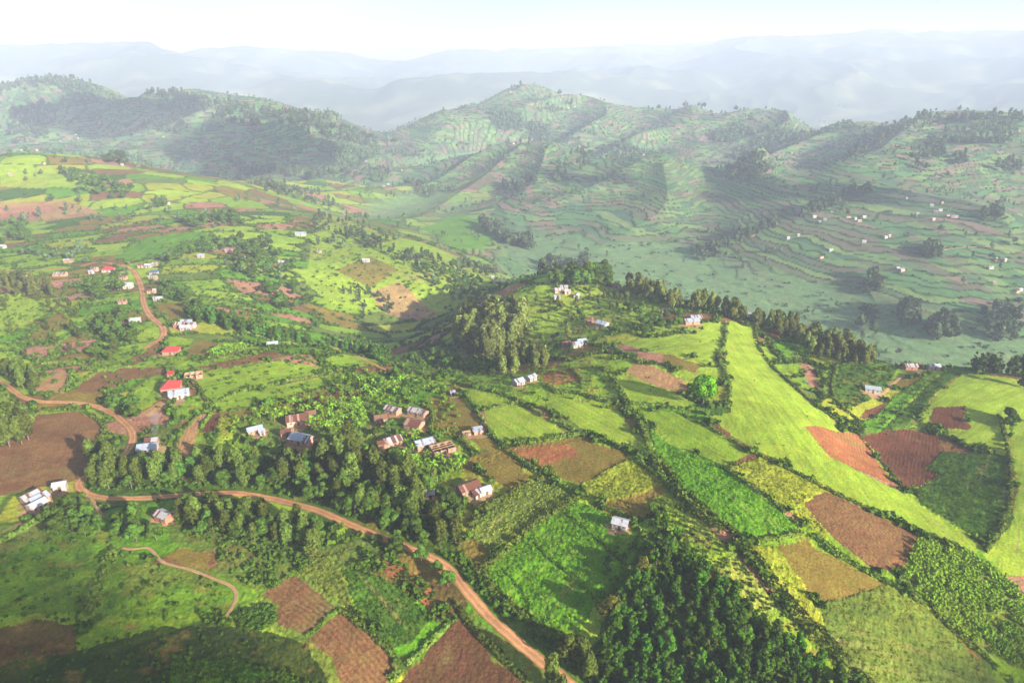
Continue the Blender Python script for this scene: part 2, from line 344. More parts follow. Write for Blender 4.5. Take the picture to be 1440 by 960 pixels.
# ------------------------------------------------------------------ mesh and tagging helpers
def mesh(name, V, F, mats, attrs=None, midx=None, smooth_=False):
    """V Nx3 ; F Mx4 (or list of such blocks with 3 / 4 columns)"""
    blocks = F if isinstance(F, list) else [F]
    blocks = [np.asarray(b, np.int32) for b in blocks if len(b)]
    me = bpy.data.meshes.new(name); V = np.ascontiguousarray(V, np.float32)
    me.vertices.add(len(V)); me.vertices.foreach_set('co', V.ravel())
    loops = np.concatenate([b.ravel() for b in blocks]); cnt = np.concatenate([np.full(len(b), b.shape[1], np.int32) for b in blocks])
    me.loops.add(len(loops)); me.loops.foreach_set('vertex_index', loops)
    me.polygons.add(len(cnt)); me.polygons.foreach_set('loop_start', np.concatenate([[0], np.cumsum(cnt)[:-1]]).astype(np.int32))
    if midx is not None: me.polygons.foreach_set('material_index', np.asarray(midx, np.int32))
    me.polygons.foreach_set('use_smooth', np.full(len(cnt), smooth_))
    for m in (mats if isinstance(mats, (list, tuple)) else [mats]): me.materials.append(m)
    for an, (dom, ty, data) in (attrs or {}).items():
        a = me.attributes.new(an, ty, dom)
        a.data.foreach_set('color' if 'COLOR' in ty else 'value', np.ascontiguousarray(data, np.float32).ravel())
    me.update(calc_edges=True)
    return me
def link(name, me, loc=(0, 0, 0), rz=0.0, parent=None, scale=None):
    o = bpy.data.objects.new(name, me); COL.objects.link(o); o.location = loc; o.rotation_euler = (0, 0, rz)
    if scale is not None: o.scale = scale if hasattr(scale, '__len__') else (scale,) * 3
    if parent: o.parent = parent
    return o
def tag(o, label=None, cat=None, group=None, kind=None):
    if label: o['label'] = label
    if cat: o['category'] = cat
    if group: o['group'] = group
    if kind: o['kind'] = kind
    return o
UP = np.array([0, 0, CZ])                 # camera-relative numbers -> world

# ------------------------------------------------------------------ roads (traced bearings, laid on the terrain)
ROADS = [
 ('dirt_road', 3.5, [(-30,522),(8,540),(25,555),(45,563),(60,565),(90,565),(117,567),(140,572),(160,582),(173,592),(185,604),(188,618),(176,640),(150,655),(122,668),(108,680),(115,691),(135,699),(170,701),(210,700),(250,696),(300,693),(335,692),(380,700),(420,710),(450,718),(480,732),(513,746),(547,760),(570,768),(592,777),(620,790),(640,807),(653,827),(672,848),(688,868),(707,884),(733,907),(754,924),(785,948),(810,968),(850,1000)]),
 ('dirt_road', 4.3, [(170,372),(181,376),(190,383),(197,397),(200,410),(201,423),(206,437),(214,448),(227,457),(232,467),(226,477),(213,484),(202,490)]),
 ('dirt_road', 3.2, [(-30,381),(13,380),(67,379),(110,376),(133,368),(160,371),(172,373)]),
 ('dirt_road', 2.1, [(385,485),(430,485),(462,488),(480,492),(500,500),(520,509),(544,521)]),
 ('footpath', 1.0, [(172,770),(190,772),(207,768),(217,777),(227,790),(247,795),(273,802),(300,813),(327,823),(334,837),(328,852),(318,866)]),
 ('footpath', 1.1, [(124,693),(137,714),(147,728)]),
 ('footpath', 2.0, [(1312,358),(1325,351),(1350,348),(1380,346),(1410,349),(1450,357)]),
 ('footpath', 1.6, [(1238,557),(1250,545),(1262,534),(1271,526)]),
 ('footpath', 5.0, [(150,190),(172,184),(190,177),(205,168),(216,160)]),
]
road_w = []
for nm, w, pts in ROADS:
    road_w.append((nm, w, resample(smooth(at(pts)), 2.0 if w > 2 else 1.2)))

# ------------------------------------------------------------------ fields : (name, colour, row amplitude, crop, label, outline)
PAL = dict(past=(.22,.31,.022), lime=(.165,.26,.014), crop=(.085,.205,.007), deep=(.042,.095,.007), yell=(.24,.26,.02), olive=(.17,.125,.022),
           brown=(.165,.085,.032), dbrown=(.10,.048,.020), red=(.27,.105,.038), dred=(.115,.043,.020), tan=(.33,.185,.075), pink=(.30,.145,.085), mix=(.10,.14,.02), crop2=(.095,.18,.010), dark=(.024,.040,.006))  # the dark entry is a ground colour with shade put into it
FIELDS = [
 ('stubble_field','olive',.05,0,'olive brown stubble field behind the house cluster with hedged edge',[(637,553),(650,560),(667,583),(680,603),(700,630),(693,637),(647,613),(613,610),(600,607),(613,587),(597,567),(613,557)]),
 ('pasture','past',0,0,'narrow bright pasture wedge above the hedge right of the olive stubble field',[(643,543),(667,547),(720,567),(680,573),(657,557)]),
 ('pasture','past',0,0,'bright square pasture right of the olive stubble field',[(680,577),(727,568),(800,610),(770,620),(710,623),(693,613)]),
 ('pasture','past',0,0,'long bright pasture between two hedges below the twin tin roofed huts',[(757,568),(787,558),(833,568),(873,580),(893,613),(900,633),(840,610),(813,600),(793,583)]),
 ('ploughed_field','red',.06,0,'reddish strip along the top of the brown hilltop field',[(722,632),(800,624),(815,640),(760,655),(735,645)]),
 ('stubble_field','olive',.06,0,'olive tan stubble field between hedges in the middle of the hill',[(800,624),(820,618),(880,637),(885,647),(813,682),(780,667),(757,655),(815,640)]),
 ('crop_field','yell',.08,1,'yellow green crop field beside the olive tan stubble field',[(813,683),(880,647),(910,657),(937,680),(890,697),(840,707)]),
 ('crop_field','mix',.10,1,'dark green crop field with a yellowish upper corner left of the big bright field',[(660,740),(713,700),(763,675),(810,700),(733,753),(693,780),(667,757)]),
 ('crop_field','crop',.05,1,'large vivid green field with dark dividing lines around the white hut',[(677,803),(727,763),(747,743),(810,703),(867,727),(903,765),(883,797),(840,847),(807,903),(780,887),(733,857),(690,833)]),
 ('stubble_field','olive',.06,0,'olive brown plot beside the red brown roofed house',[(670,660),(710,643),(747,670),(723,687),(697,677)]),
 ('stubble_field','olive',.03,0,'tiny olive plot above the red brown roofed house',[(647,653),(667,646),(677,653),(660,667)]),
 ('pasture','past',0,0,'bright pasture at the top of the hill behind the tan brown plot',[(873,482),(920,474),(962,476),(1010,452),(1022,452),(1015,487),(1002,508),(960,498),(897,490)]),
 ('ploughed_field','pink',.05,0,'pinkish brown strip at the top edge of the tan hilltop plot',[(893,495),(935,497),(930,512),(900,508)]),
 ('stubble_field','olive',.05,0,'olive strip beside the pinkish brown strip on the hilltop',[(935,497),(988,515),(975,524),(930,512)]),
 ('ploughed_field','tan',.05,0,'tan brown plot behind the lone round tree',[(880,520),(893,510),(923,517),(965,537),(970,557),(923,543),(897,533)]),
 ('pasture','past',0,0,'bright pasture in front of the tan plot where the lone tree casts its shadow',[(873,527),(897,534),(923,544),(960,557),(978,567),(960,572),(887,570),(873,550)]),
 ('pasture','lime',0,0,'long green field below the lone round tree',[(900,577),(960,580),(1003,603),(1055,637),(1020,655),(960,630),(910,592)]),
 ('crop_field','crop',.05,1,'deep green field right of the double hedge and track',[(912,600),(945,627),(1017,657),(1087,707),(1125,745),(1127,750),(1043,760),(993,720),(952,682),(925,645)]),
 ('crop_field','yell',.06,1,'yellow green crop strip left of the square brown field',[(1022,657),(1070,643),(1157,687),(1130,710),(1170,755),(1160,758),(1093,707)]),
 ('ploughed_field','brown',.12,0,'brown ploughed square field on the lower right hill',[(1130,710),(1160,690),(1293,753),(1267,805),(1227,800),(1173,757)]),
 ('stubble_field','olive',.05,0,'smooth olive brown upper part of the long lower right field',[(1093,768),(1130,760),(1227,812),(1253,823),(1220,830),(1153,848),(1133,827)]),
 ('crop_field','mix',.05,2,'speckled green lower part of the long lower right field',[(1153,848),(1220,830),(1253,823),(1327,873),(1373,927),(1407,960),(1440,990),(1213,990),(1167,903),(1160,870)]),
 ('crop_field','yell',0,1,'bright leafy strip along the right side of the double hedge',[(1047,765),(1090,769),(1130,820),(1157,870),(1166,905),(1190,950),(1160,925),(1127,880),(1093,827),(1060,783)]),
 ('crop_field','mix',0,3,'tall crop field with plants standing in rows at the right edge',[(1297,757),(1367,785),(1413,817),(1450,860),(1490,910),(1450,950),(1387,917),(1347,893),(1293,843),(1267,817)]),
 ('pasture','past',0,0,'pasture strip on the far side of the curved hedge at the right edge',[(1383,780),(1423,737),(1432,680),(1422,640),(1425,590),(1500,600),(1500,810),(1450,810),(1410,807)]),
 ('ploughed_field','pink',.05,0,'small orange brown corner at the right edge',[(1410,808),(1500,812),(1500,855),(1445,850)]),
 ('pasture','past',0,0,'broad smooth bright slope right of the lone round tree',[(1027,450),(1060,452),(1066,482),(1086,512),(1130,560),(1183,607),(1130,600),(1165,640),(1260,687),(1293,710),(1387,772),(1370,778),(1293,743),(1193,697),(1140,670),(1077,640),(1030,612),(995,585),(1028,580),(1026,530),(1018,490)]),
 ('ploughed_field','red',.10,0,'bright red ploughed slope at the head of the gully',[(1132,600),(1180,606),(1205,609),(1225,630),(1260,682),(1240,675),(1167,642)]),
 ('ploughed_field','dred',.12,0,'dark red ploughed bowl beside the bright red slope',[(1210,612),(1253,604),(1280,603),(1325,613),(1320,640),(1300,660),(1323,663),(1287,686),(1270,687),(1247,660),(1230,635)]),
 ('crop_field','deep',0,1,'dark green bowl below the red gully',[(1287,689),(1323,667),(1303,660),(1325,635),(1415,640),(1420,717),(1387,767),(1297,710)]),
 ('ploughed_field','dred',.08,0,'red brown rectangular plot on the right knoll',[(1313,573),(1357,570),(1353,590),(1365,597),(1363,604),(1307,600)]),
 ('ploughed_field','dred',.06,0,'small dark red plot at the tip of the green ridges',[(1217,577),(1250,563),(1240,577),(1230,587),(1210,588)]),
 ('crop_field','crop',0,1,'first green terrace ridge running down to the red bowl',[(1210,591),(1230,588),(1260,555),(1320,521),(1328,523),(1285,560),(1233,610),(1213,603)]),
 ('crop_field','deep',0,1,'second green terrace ridge running down to the red bowl',[(1237,609),(1289,560),(1332,523),(1350,525),(1315,555),(1275,600),(1255,603)]),
 ('pasture','past',0,0,'rounded bright grassy knoll at the right edge',[(1280,601),(1319,555),(1354,526),(1440,535),(1500,545),(1500,590),(1422,588),(1415,636),(1328,612),(1366,603),(1357,570),(1313,573),(1303,601)]),
 ('ploughed_field','red',.05,0,'red earth scar on the hill crest below the tree line',[(1070,452),(1093,460),(1103,473),(1093,479)]),
 ('ploughed_field','pink',.05,0,'orange earth patch on the slope above the gully',[(1120,497),(1147,520),(1152,552),(1137,540)]),
 ('ploughed_field','brown',.05,0,'round brown field inside the road bend at the left edge',[(-40,645),(0,625),(53,582),(110,578),(150,598),(140,625),(130,645),(113,674),(67,683),(0,697),(-40,703)]),
 ('ploughed_field','brown',.07,0,'long brown ploughed strip above the left road bend',[(100,550),(140,523),(187,517),(247,515),(230,527),(187,533),(147,552)]),
 ('ploughed_field','tan',.04,0,'tan wedge left of the long brown strip',[(43,549),(87,520),(103,523),(90,553)]),
 ('pasture','lime',0,0,'small rounded green plot left of the red roofed house',[(183,560),(190,545),(213,533),(230,537),(235,553),(213,570),(197,577)]),
 ('ploughed_field','tan',.04,0,'tan strip below the small rounded green plot',[(195,582),(235,558),(240,567),(213,585)]),
 ('pasture','lime',0,0,'large smooth green field right of the red roofed house',[(267,537),(300,519),(400,509),(462,517),(433,530),(333,550),(290,573),(283,553)]),
 ('pasture','lime',0,0,'curved green terrace below the large smooth green field',[(303,567),(335,554),(433,534),(480,522),(470,540),(400,558),(333,577),(312,577)]),
 ('ploughed_field','brown',.05,0,'thin brown strip above the large smooth green field',[(268,517),(333,504),(383,493),(402,502),(317,517),(277,523)]),
 ('crop_field','lime',.10,1,'bright green leafy plot near the small red roof',[(293,500),(307,490),(347,487),(350,497),(300,505)]),
 ('stubble_field','olive',.05,0,'olive plot right of the small red roof',[(260,493),(280,478),(313,483),(293,500),(267,502)]),
 ('pasture','lime',0,0,'small green plot between the road end and the white roof cluster',[(235,473),(273,477),(263,487),(240,487)]),
 ('pasture','lime',0,0,'small green plot below the small red roof',[(223,501),(277,503),(267,511),(227,511)]),
 ('ploughed_field','brown',.05,0,'brown strip leading down from the village road',[(213,485),(230,479),(215,500),(175,521),(163,518),(200,498)]),
 ('pasture','lime',0,0,'green strip left of the brown strip below the village road',[(133,511),(200,484),(200,491),(163,519),(130,521)]),
 ('ploughed_field','tan',.12,0,'curved tan ploughed terrace below the red roofed house',[(243,640),(253,613),(280,583),(293,583),(283,597),(273,620),(287,637),(265,648)]),
 ('ploughed_field','dred',.10,0,'narrow red brown terrace beside the curved tan one',[(283,607),(297,583),(310,580),(303,607)]),
 ('crop_field','yell',0,1,'rounded yellow green crop patch beside the curved terraces',[(307,607),(310,587),(333,583),(333,600),(317,617)]),
 ('ploughed_field','dbrown',.05,0,'dark brown plot above the left farmhouses',[(410,570),(433,560),(520,540),(522,556),(433,573)]),
 ('pasture','past',0,0,'pale green meadow at the left edge below the roadside trees',[(-40,413),(0,415),(80,420),(60,443),(33,460),(0,475),(-40,478)]),
 ('stubble_field','olive',.05,0,'olive green sloping field right of the pale meadow',[(38,478),(82,438),(100,440),(93,460),(45,486)]),
 ('stubble_field','olive',.05,0,'olive green field right of the curving village road',[(217,427),(267,425),(274,440),(240,453),(227,437)]),
 ('pasture','crop',0,0,'smooth green domed field above the village',[(160,362),(187,343),(233,323),(267,318),(292,330),(233,357),(187,367)]),
 ('stubble_field','olive',.04,0,'olive plot in the dark lower left meadow',[(227,780),(253,770),(300,777),(287,803),(260,793)]),
 ('ploughed_field','brown',.14,0,'brown ploughed plot with a paler half near the bottom',[(367,837),(413,807),(473,853),(430,893),(383,870),(395,853)]),
 ('ploughed_field','brown',.16,0,'brown furrowed plot at the bottom left of the green rows',[(432,899),(480,859),(517,887),(553,923),(557,937),(530,975),(490,985),(467,925)]),
 ('ploughed_field','dbrown',.05,0,'large red brown earth field at the bottom left of the road',[(583,937),(645,865),(673,887),(693,930),(740,953),(760,995),(520,995)]),
 ('crop_field','deep',.25,1,'green crop rows on the slope left of the road',[(482,800),(517,803),(560,822),(605,873),(580,905),(553,910),(502,862)]),
 ('crop_field','mix',.12,1,'green crop plot beside the pale rubble strip',[(417,803),(445,783),(500,772),(505,800),(480,800),(500,862),(478,850)]),
 ('ploughed_field','red',.05,0,'bare reddish scrub slope left of the road',[(517,783),(567,795),(607,825),(612,868),(570,822)]),
]

# ------------------------------------------------------------------ classify the terrain faces
TC = 0.5 * (TH[:-1] + TH[1:]); LC = 0.5 * (LV[:-1] + LV[1:]); RC = np.exp(LC)
XC = np.sin(TC)[:, None] * RC[None]; YC = np.cos(TC)[:, None] * RC[None]
RCb = np.broadcast_to(RC[None], XC.shape); THb = np.broadcast_to(TC[:, None], XC.shape)
wx = XC + np.where(RCb < 700, .7 * noise(XC / 5, YC / 5, 101) + .35 * noise(XC / 1.4, YC / 1.4, 102), 0)
wy = YC + np.where(RCb < 700, .7 * noise(XC / 5, YC / 5, 103) + .35 * noise(XC / 1.4, YC / 1.4, 104), 0)
fid = np.full(XC.shape, -1, np.int32); FW = []
for k, f in enumerate(FIELDS):
    w = at(f[5]); FW.append(w)
    mn = w.min(0) - 2; mx = w.max(0) + 2
    sel = (wx > mn[0]) & (wx < mx[0]) & (wy > mn[1]) & (wy < mx[1]) & (RCb < 800)
    ii = np.nonzero(sel); hit = inpoly(wx[ii], wy[ii], w)
    fid[ii[0][hit], ii[1][hit]] = k
col = np.zeros(XC.shape + (3,), np.float32); rowamp = np.zeros(XC.shape, np.float32)
def pick(h, cols, wts):
    c = np.cumsum(wts) / np.sum(wts); idx = np.searchsorted(c, (h & 0xffff) / 65536.0)
    return np.array([PAL[n] for n in cols])[np.clip(idx, 0, len(cols) - 1)]
# patchwork of small plots over the near hills and the left slopes
qx = XC + 9 * noise(XC / 60, YC / 60, 31) ; qy = YC + 9 * noise(XC / 60, YC / 60, 32)
ca, sa = math.cos(.5), math.sin(.5)
sz = np.where(RCb < 520, 24.0, 34.0)
idv, d1, d2 = voronoi((qx * ca + qy * sa) / (sz * 1.5), (-qx * sa + qy * ca) / (sz * .8), 5)
edge = (d2 - d1) * sz
c0 = pick(idv, ['past', 'lime', 'crop', 'olive', 'brown', 'yell', 'deep', 'pink', 'mix'], [20, 17, 9, 14, 10, 12, 4, 8, 10])
em = sstep(edge, 3.2, 1.2)[..., None] * .8
col[:] = c0 * (1 - em) + np.array([.035, .07, .012]) * em
# terraced far slopes : bands that follow the contours
ZC = 0.25 * (Z[:-1, :-1] + Z[1:, :-1] + Z[:-1, 1:] + Z[1:, 1:])
BKC = 0.25 * (bz[:-1, :-1] + bz[1:, :-1] + bz[:-1, 1:] + bz[1:, 1:]); bkc = np.floor(BKC).astype(np.int64); bfc = BKC - bkc
uc = XC * .9 + YC * .35 + 12 * noise(XC / 90, YC / 90, 55)
wid = 12 + 26 * h01(bkc, bkc * 0, 61)
ucell = np.floor(uc / wid + 10 * h01(bkc, bkc * 0, 62)).astype(np.int64); uf = uc / wid + 10 * h01(bkc, bkc * 0, 62) - ucell
ct = pick(hsh(ucell, bkc, 63), ['past', 'lime', 'crop', 'olive', 'brown', 'pink', 'deep', 'mix'], [9, 18, 22, 13, 10, 10, 12, 16]) * .52 + np.array([.036, .066, .054])  # pale blue-green haze mixed into the plot colours
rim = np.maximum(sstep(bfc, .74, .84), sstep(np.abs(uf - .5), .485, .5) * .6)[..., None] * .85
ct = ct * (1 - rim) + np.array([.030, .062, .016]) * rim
terc = (0.5 * (terr[:-1, :-1] + terr[1:, 1:]) + .38 * noise(XC / 45, YC / 45, 170) + .2 * noise(XC / 14, YC / 14, 171))[..., None] > .45
cool = (sstep(RCb, 620, 1000) * sstep(THb, -.28, .02))[..., None]  # distance haze painted into the ground colour
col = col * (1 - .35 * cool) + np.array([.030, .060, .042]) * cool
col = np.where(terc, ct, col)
# wooded dark patches and open grass on the distant hills
wood = sstep(fbm(XC / 260, YC / 330, 4, 70), .24, .34) * sstep(RCb, 1100, 1500)
col = col * (1 - wood[..., None]) + np.array([.022, .045, .016]) * wood[..., None]
valley = (sstep(ZC, -257, -266) * sstep(RCb, 560, 700) * (1 - sstep(RCb, 2600, 3000)))[..., None] * .8
col = col * (1 - valley) + np.array([.13, .22, .085]) * valley
dist_c = sstep(RCb, 3200, 4600)[..., None]
pat = fbm(XC / 420, YC / 300, 4, 88)[..., None]
col = col * (1 - dist_c) + (np.array([.055, .085, .03]) + np.array([.12, .10, .05]) * np.clip(pat - .05, 0, 1) * 2) * dist_c
# zones of the near hill that are one cover, plus one corner of painted shade (outline, colour, hedge colour mix)
ZONES = [
 ('mix', [(360,838),(413,800),(480,850),(562,935),(545,1000),(440,1000),(420,900),(375,878)]),
 ('mix', [(635,855),(700,885),(770,945),(830,1000),(740,1000),(690,930)]),
 ('crop2', [(330,600),(440,575),(560,560),(640,560),(650,690),(560,650),(440,645),(330,650)]),
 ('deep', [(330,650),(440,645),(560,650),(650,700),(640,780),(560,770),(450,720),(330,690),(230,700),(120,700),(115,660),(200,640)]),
 ('mix', [(300,590),(430,572),(520,560),(540,570),(500,640),(420,640),(340,620)]),
 ('crop', [(470,525),(560,525),(640,545),(610,560),(550,565),(480,560)]),
 ('crop2', [(-60,740),(60,735),(150,740),(210,790),(330,800),(420,770),(440,800),(370,840),(330,860),(200,870),(120,860),(-60,870)]),
 ('mix', [(235,730),(440,760),(430,790),(360,830),(310,810),(300,775),(240,765)]),
 ('dbrown', [(-60,893),(60,870),(110,880),(110,915),(-60,940)]),
 ('dark', [(-60,940),(110,915),(230,880),(350,880),(430,905),(480,990),(-60,1010)]),  # corner shade painted into the ground colour
 ('crop', [(330,862),(382,850),(390,868),(365,885),(335,880)]),
 ('crop', [(240,930),(330,925),(440,965),(440,1000),(230,1000)]),
 ('mix', [(555,525),(640,470),(720,480),(740,510),(700,522),(640,530)]),
 ('past', [(720,420),(780,400),(870,405),(900,450),(830,470),(760,490),(720,470)]),
 ('lime', [(650,530),(760,515),(860,500),(870,560),(800,560),(740,566),(690,552)]),
 ('red', [(755,523),(812,517),(820,535),(770,543)]),
 ('olive', [(690,520),(760,512),(800,514),(740,524)]),
 ('past', [(880,400),(900,405),(930,440),(900,470),(870,470),(880,430)]),
 ('deep', [(1167,513),(1267,515),(1240,552),(1193,575),(1170,567)]),
 ('past', [(905,705),(950,690),(1000,745),(1060,810),(1130,890),(1110,905),(1060,870),(985,790),(930,740)]),
 ('deep', [(870,790),(930,740),(990,795),(1055,850),(1110,905),(1200,990),(790,990),(830,940)]),
 ('deep', [(610,780),(650,770),(690,840),(800,905),(840,960),(800,960),(700,870)]),
 ('dbrown', [(605,820),(640,815),(660,850),(630,880),(612,868)]),
 ('past', [(450,300),(540,330),(640,360),(720,390),(660,420),(560,440),(470,430),(430,400)]),
 ('pink', [(520,410),(560,395),(620,440),(600,450),(540,440)]),
 ('olive', [(470,380),(520,360),(560,380),(520,405)]),
 ('past', [(0,240),(70,235),(110,260),(60,265),(0,262)]),
 ('pink', [(0,285),(90,282),(150,300),(60,312),(0,310)]),
 ('tan', [(413,803),(438,752),(447,772),(428,806)]),
 ('crop', [(590,320),(640,300),(700,320),(690,345),(640,350)]),
]
zmask = np.zeros(XC.shape, bool)
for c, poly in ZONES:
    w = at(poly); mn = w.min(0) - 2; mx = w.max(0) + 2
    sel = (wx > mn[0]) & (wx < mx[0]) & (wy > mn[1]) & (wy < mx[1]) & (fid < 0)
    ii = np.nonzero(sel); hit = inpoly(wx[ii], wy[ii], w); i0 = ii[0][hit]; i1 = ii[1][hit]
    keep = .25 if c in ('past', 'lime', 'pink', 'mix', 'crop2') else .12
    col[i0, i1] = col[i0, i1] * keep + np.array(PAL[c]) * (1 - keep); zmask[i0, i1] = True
near = RCb < 900
nb = fbm(XC / 7, YC / 7, 3, 120); nb2 = fbm(XC / 24, YC / 24, 3, 121); nb3 = noise(XC / 1.6, YC / 1.6, 122)
for k, f in enumerate(FIELDS):
    m = fid == k; base = np.array(PAL[f[1]]); t = nb2[m][:, None] * .9; s = nb[m][:, None]
    wq = FW[k][:, :2] - FW[k][:, :2].mean(0); ev_, evc_ = np.linalg.eigh(wq.T @ wq); la = evc_[:, 1]; lb = evc_[:, 0]
    pu = XC[m] * la[0] + YC[m] * la[1]; pv_ = XC[m] * lb[0] + YC[m] * lb[1]
    stk = (noise(pu / 26, pv_ / 1.9, 150 + k) + .7 * noise(pu / 60, pv_ / 6, 151 + k) + .5 * noise(pu / 12, pv_ / .9, 152 + k))[:, None]
    if f[0] in ('pasture', 'crop_field'):
        alt = np.array(PAL['yell']) if f[1] in ('past', 'lime', 'mix') else np.array(PAL['lime'])
        c = base * (1 - .35 * np.clip(t + .2, 0, 1)) + alt * .35 * np.clip(t + .2, 0, 1)
        c = c * (1 + .22 * stk)
        bare = np.clip(np.maximum(s * 1.6 - .75, (stk - .55) * .9), 0, .6)
        c = c * (1 - bare) + np.array([.20, .14, .05]) * bare
    else:
        g = np.clip(t * 1.2 + s * .7 - .25, 0, .55)
        c = base * (1 - g) + np.array([.11, .12, .03]) * g
    col[m] = c * (1 + .22 * s); rowamp[m] = f[2] * np.clip(.75 + .9 * nb2[m], 0, 1.2)
dry = ground_dry = np.clip(fbm(XC / 11, YC / 6, 4, 160) * 2.2 - .35, 0, .75) * (RCb < 420) * (fid < 0)
col = col * (1 - dry[..., None]) + np.array([.21, .13, .030]) * dry[..., None]
ground_like = near & (fid < 0)
col[ground_like] *= (1 + .30 * nb[ground_like] + .18 * nb3[ground_like])[:, None]
col = np.clip(col * (1.14 - .14 * sstep(RCb, 600, 900))[..., None], .006, .6)

# micro relief on vertices (fields stay level with their neighbours, crops stand a little higher, nothing under roads)
road_m = np.zeros(X.shape, np.float32)
for nm, w, p in road_w:
    if p[:, 1].mean() > 900: continue
    lo = p.min(0) - 6; hi = p.max(0) + 6
    ii = np.nonzero((X > lo[0]) & (X < hi[0]) & (Y > lo[1]) & (Y < hi[1])); q = np.stack([X[ii], Y[ii]], 1); d = np.full(len(q), 99.)
    for a, b in zip(p[:-1], p[1:]):
        s2 = (np.abs(q[:, 0] - a[0]) < 9) & (np.abs(q[:, 1] - a[1]) < 9)
        if not s2.any(): continue
        e = q[s2] - a[:2]; ab = (b - a)[:2]; t = np.clip(e @ ab / max(ab @ ab, 1e-6), 0, 1)
        d[s2] = np.minimum(d[s2], np.hypot(*(e - t[:, None] * ab).T))
    road_m[ii] = np.maximum(road_m[ii], sstep(d, w / 2 + 1.6, w / 2 + .3))
fv = np.full(X.shape, -1, np.int32); fv[:-1, :-1] = fid
rough = np.full(X.shape, .22, np.float32)
CROPH = {0: .0, 1: .30, 2: .2, 3: .2}
lift = np.zeros(X.shape, np.float32)
for k, f in enumerate(FIELDS):
    m = fv == k; rough[m] = {'pasture': .07, 'crop_field': .26, 'ploughed_field': .12, 'stubble_field': .07}[f[0]]; lift[m] = CROPH[f[3]]
fade = 1 - sstep(R, 300, 800)
micro = fade * rough * (noise(X / 1.5, Y / 1.5, 130) + .8 * noise(X / .7, Y / .7, 131) * (R < 330) + 1.2 * noise(X / 5, Y / 5, 132)) + lift * fade
Z = Z + micro * (1 - road_m) - .05 * road_m

# ------------------------------------------------------------------ build ground and field sheets
nT, nL = X.shape
VID = np.arange(nT * nL).reshape(nT, nL)
quads = np.stack([VID[:-1, :-1], VID[:-1, 1:], VID[1:, 1:], VID[1:, :-1]], -1).reshape(-1, 4)
quads = quads[:, ::-1]
VALL = np.stack([X, Y, Z + CZ], -1).reshape(-1, 3)
fidf = fid.ravel(); colf = np.concatenate([col.reshape(-1, 3), np.ones((col.shape[0] * col.shape[1], 1))], 1); rampf = rowamp.ravel()
def sheet(name, sel, rowc):
    q = quads[sel]; u, inv = np.unique(q, return_inverse=True); v = VALL[u]
    me = mesh(name, v, inv.reshape(-1, 4), M_GROUND, {'fcol': ('FACE', 'FLOAT_COLOR', colf[sel]), 'rowamp': ('FACE', 'FLOAT', rampf[sel]),
              'rowc': ('POINT', 'FLOAT', rowc(v))}, smooth_=True)
    return link(name, me)
# centre cap under the camera
o = sheet('ground', fidf < 0, lambda v: v[:, 0] * 0); tag(o, kind='structure')
for k, f in enumerate(FIELDS):
    sel = fidf == k
    if sel.sum() < 20: continue
    w = FW[k][:, :2] - FW[k][:, :2].mean(0); ev, evec = np.linalg.eigh(w.T @ w); dr = evec[:, 1] if f[1] in ('dred', 'red') and False else evec[:, 0]
    sp = 1.5 if f[0] != 'crop_field' else 1.8
    o = sheet(f[0], sel, lambda v: (v[:, :2] @ dr) / sp); tag(o, f[4], 'field', kind='structure')
for nm, w, p in road_w:
    tg = np.gradient(p[:, :2], axis=0); tg /= np.linalg.norm(tg, axis=1)[:, None] + 1e-9; nr = np.stack([-tg[:, 1], tg[:, 0]], 1)
    offs = np.array([-1.0, -.8, -.45, 0, .45, .8, 1.0]); vs = []
    for k, oo in enumerate(offs):
        ww = w / 2 * (1 + .20 * noise(p[:, 0] / 3, p[:, 1] / 3 + k * 9, 7) + .14 * noise(p[:, 0] / 11, p[:, 1] / 11 + k * 9, 8)) if abs(oo) > .7 else w / 2
        q = p[:, :2] + nr * (oo * ww)[:, None] if np.ndim(ww) else p[:, :2] + nr * oo * ww
        rut = {.45: -.03, .8: 0.02, 1.0: -.08, 0: .03}[abs(oo)]
        vs.append(np.column_stack([q, zat(q[:, 0], q[:, 1]) + CZ + .14 + rut]))
    V = np.stack(vs, 1).reshape(-1, 3); n = len(p); I = np.arange(n * 7).reshape(n, 7)
    F = np.stack([I[:-1, :-1], I[1:, :-1], I[1:, 1:], I[:-1, 1:]], -1).reshape(-1, 4)
    a = V[F[:, 1]] - V[F[:, 0]]; b = V[F[:, 3]] - V[F[:, 0]]
    if np.cross(a, b)[:, 2].mean() < 0: F = F[:, ::-1]
    tag(link(nm, mesh(nm, V, F, M_ROAD if nm == 'dirt_road' else M_PATH, {'across': ('POINT', 'FLOAT', np.tile(offs, n))}, smooth_=True)), kind='structure')

# haze : one even body of air round everything
top = max(CZ + 60, float(VALL[:, 2].max()) + 40); bot = float(VALL[:, 2].min()) - 1.0; S = 13200
hz = np.array([[x, y, z] for z in (bot, top) for y in (-S, S) for x in (-S, S)], float)
hf = np.array([[0, 2, 3, 1], [4, 5, 7, 6], [0, 1, 5, 4], [2, 6, 7, 3], [0, 4, 6, 2], [1, 3, 7, 5]])
mh, nt, out = newmat('haze_air'); pv = nt.nodes.new('ShaderNodeVolumePrincipled')
pv.inputs['Color'].default_value = (*HAZE_COLOR, 1); pv.inputs['Density'].default_value = HAZE_DENSITY; pv.inputs["Anisotropy"].default_value = -0.03
pv.inputs['Density Attribute'].default_value = ''; pv.inputs['Color Attribute'].default_value = ''; pv.inputs['Temperature Attribute'].default_value = ''
nt.links.new(pv.outputs[0], out.inputs['Volume'])
tag(link('haze', mesh('haze', hz, hf, mh)), kind='stuff')

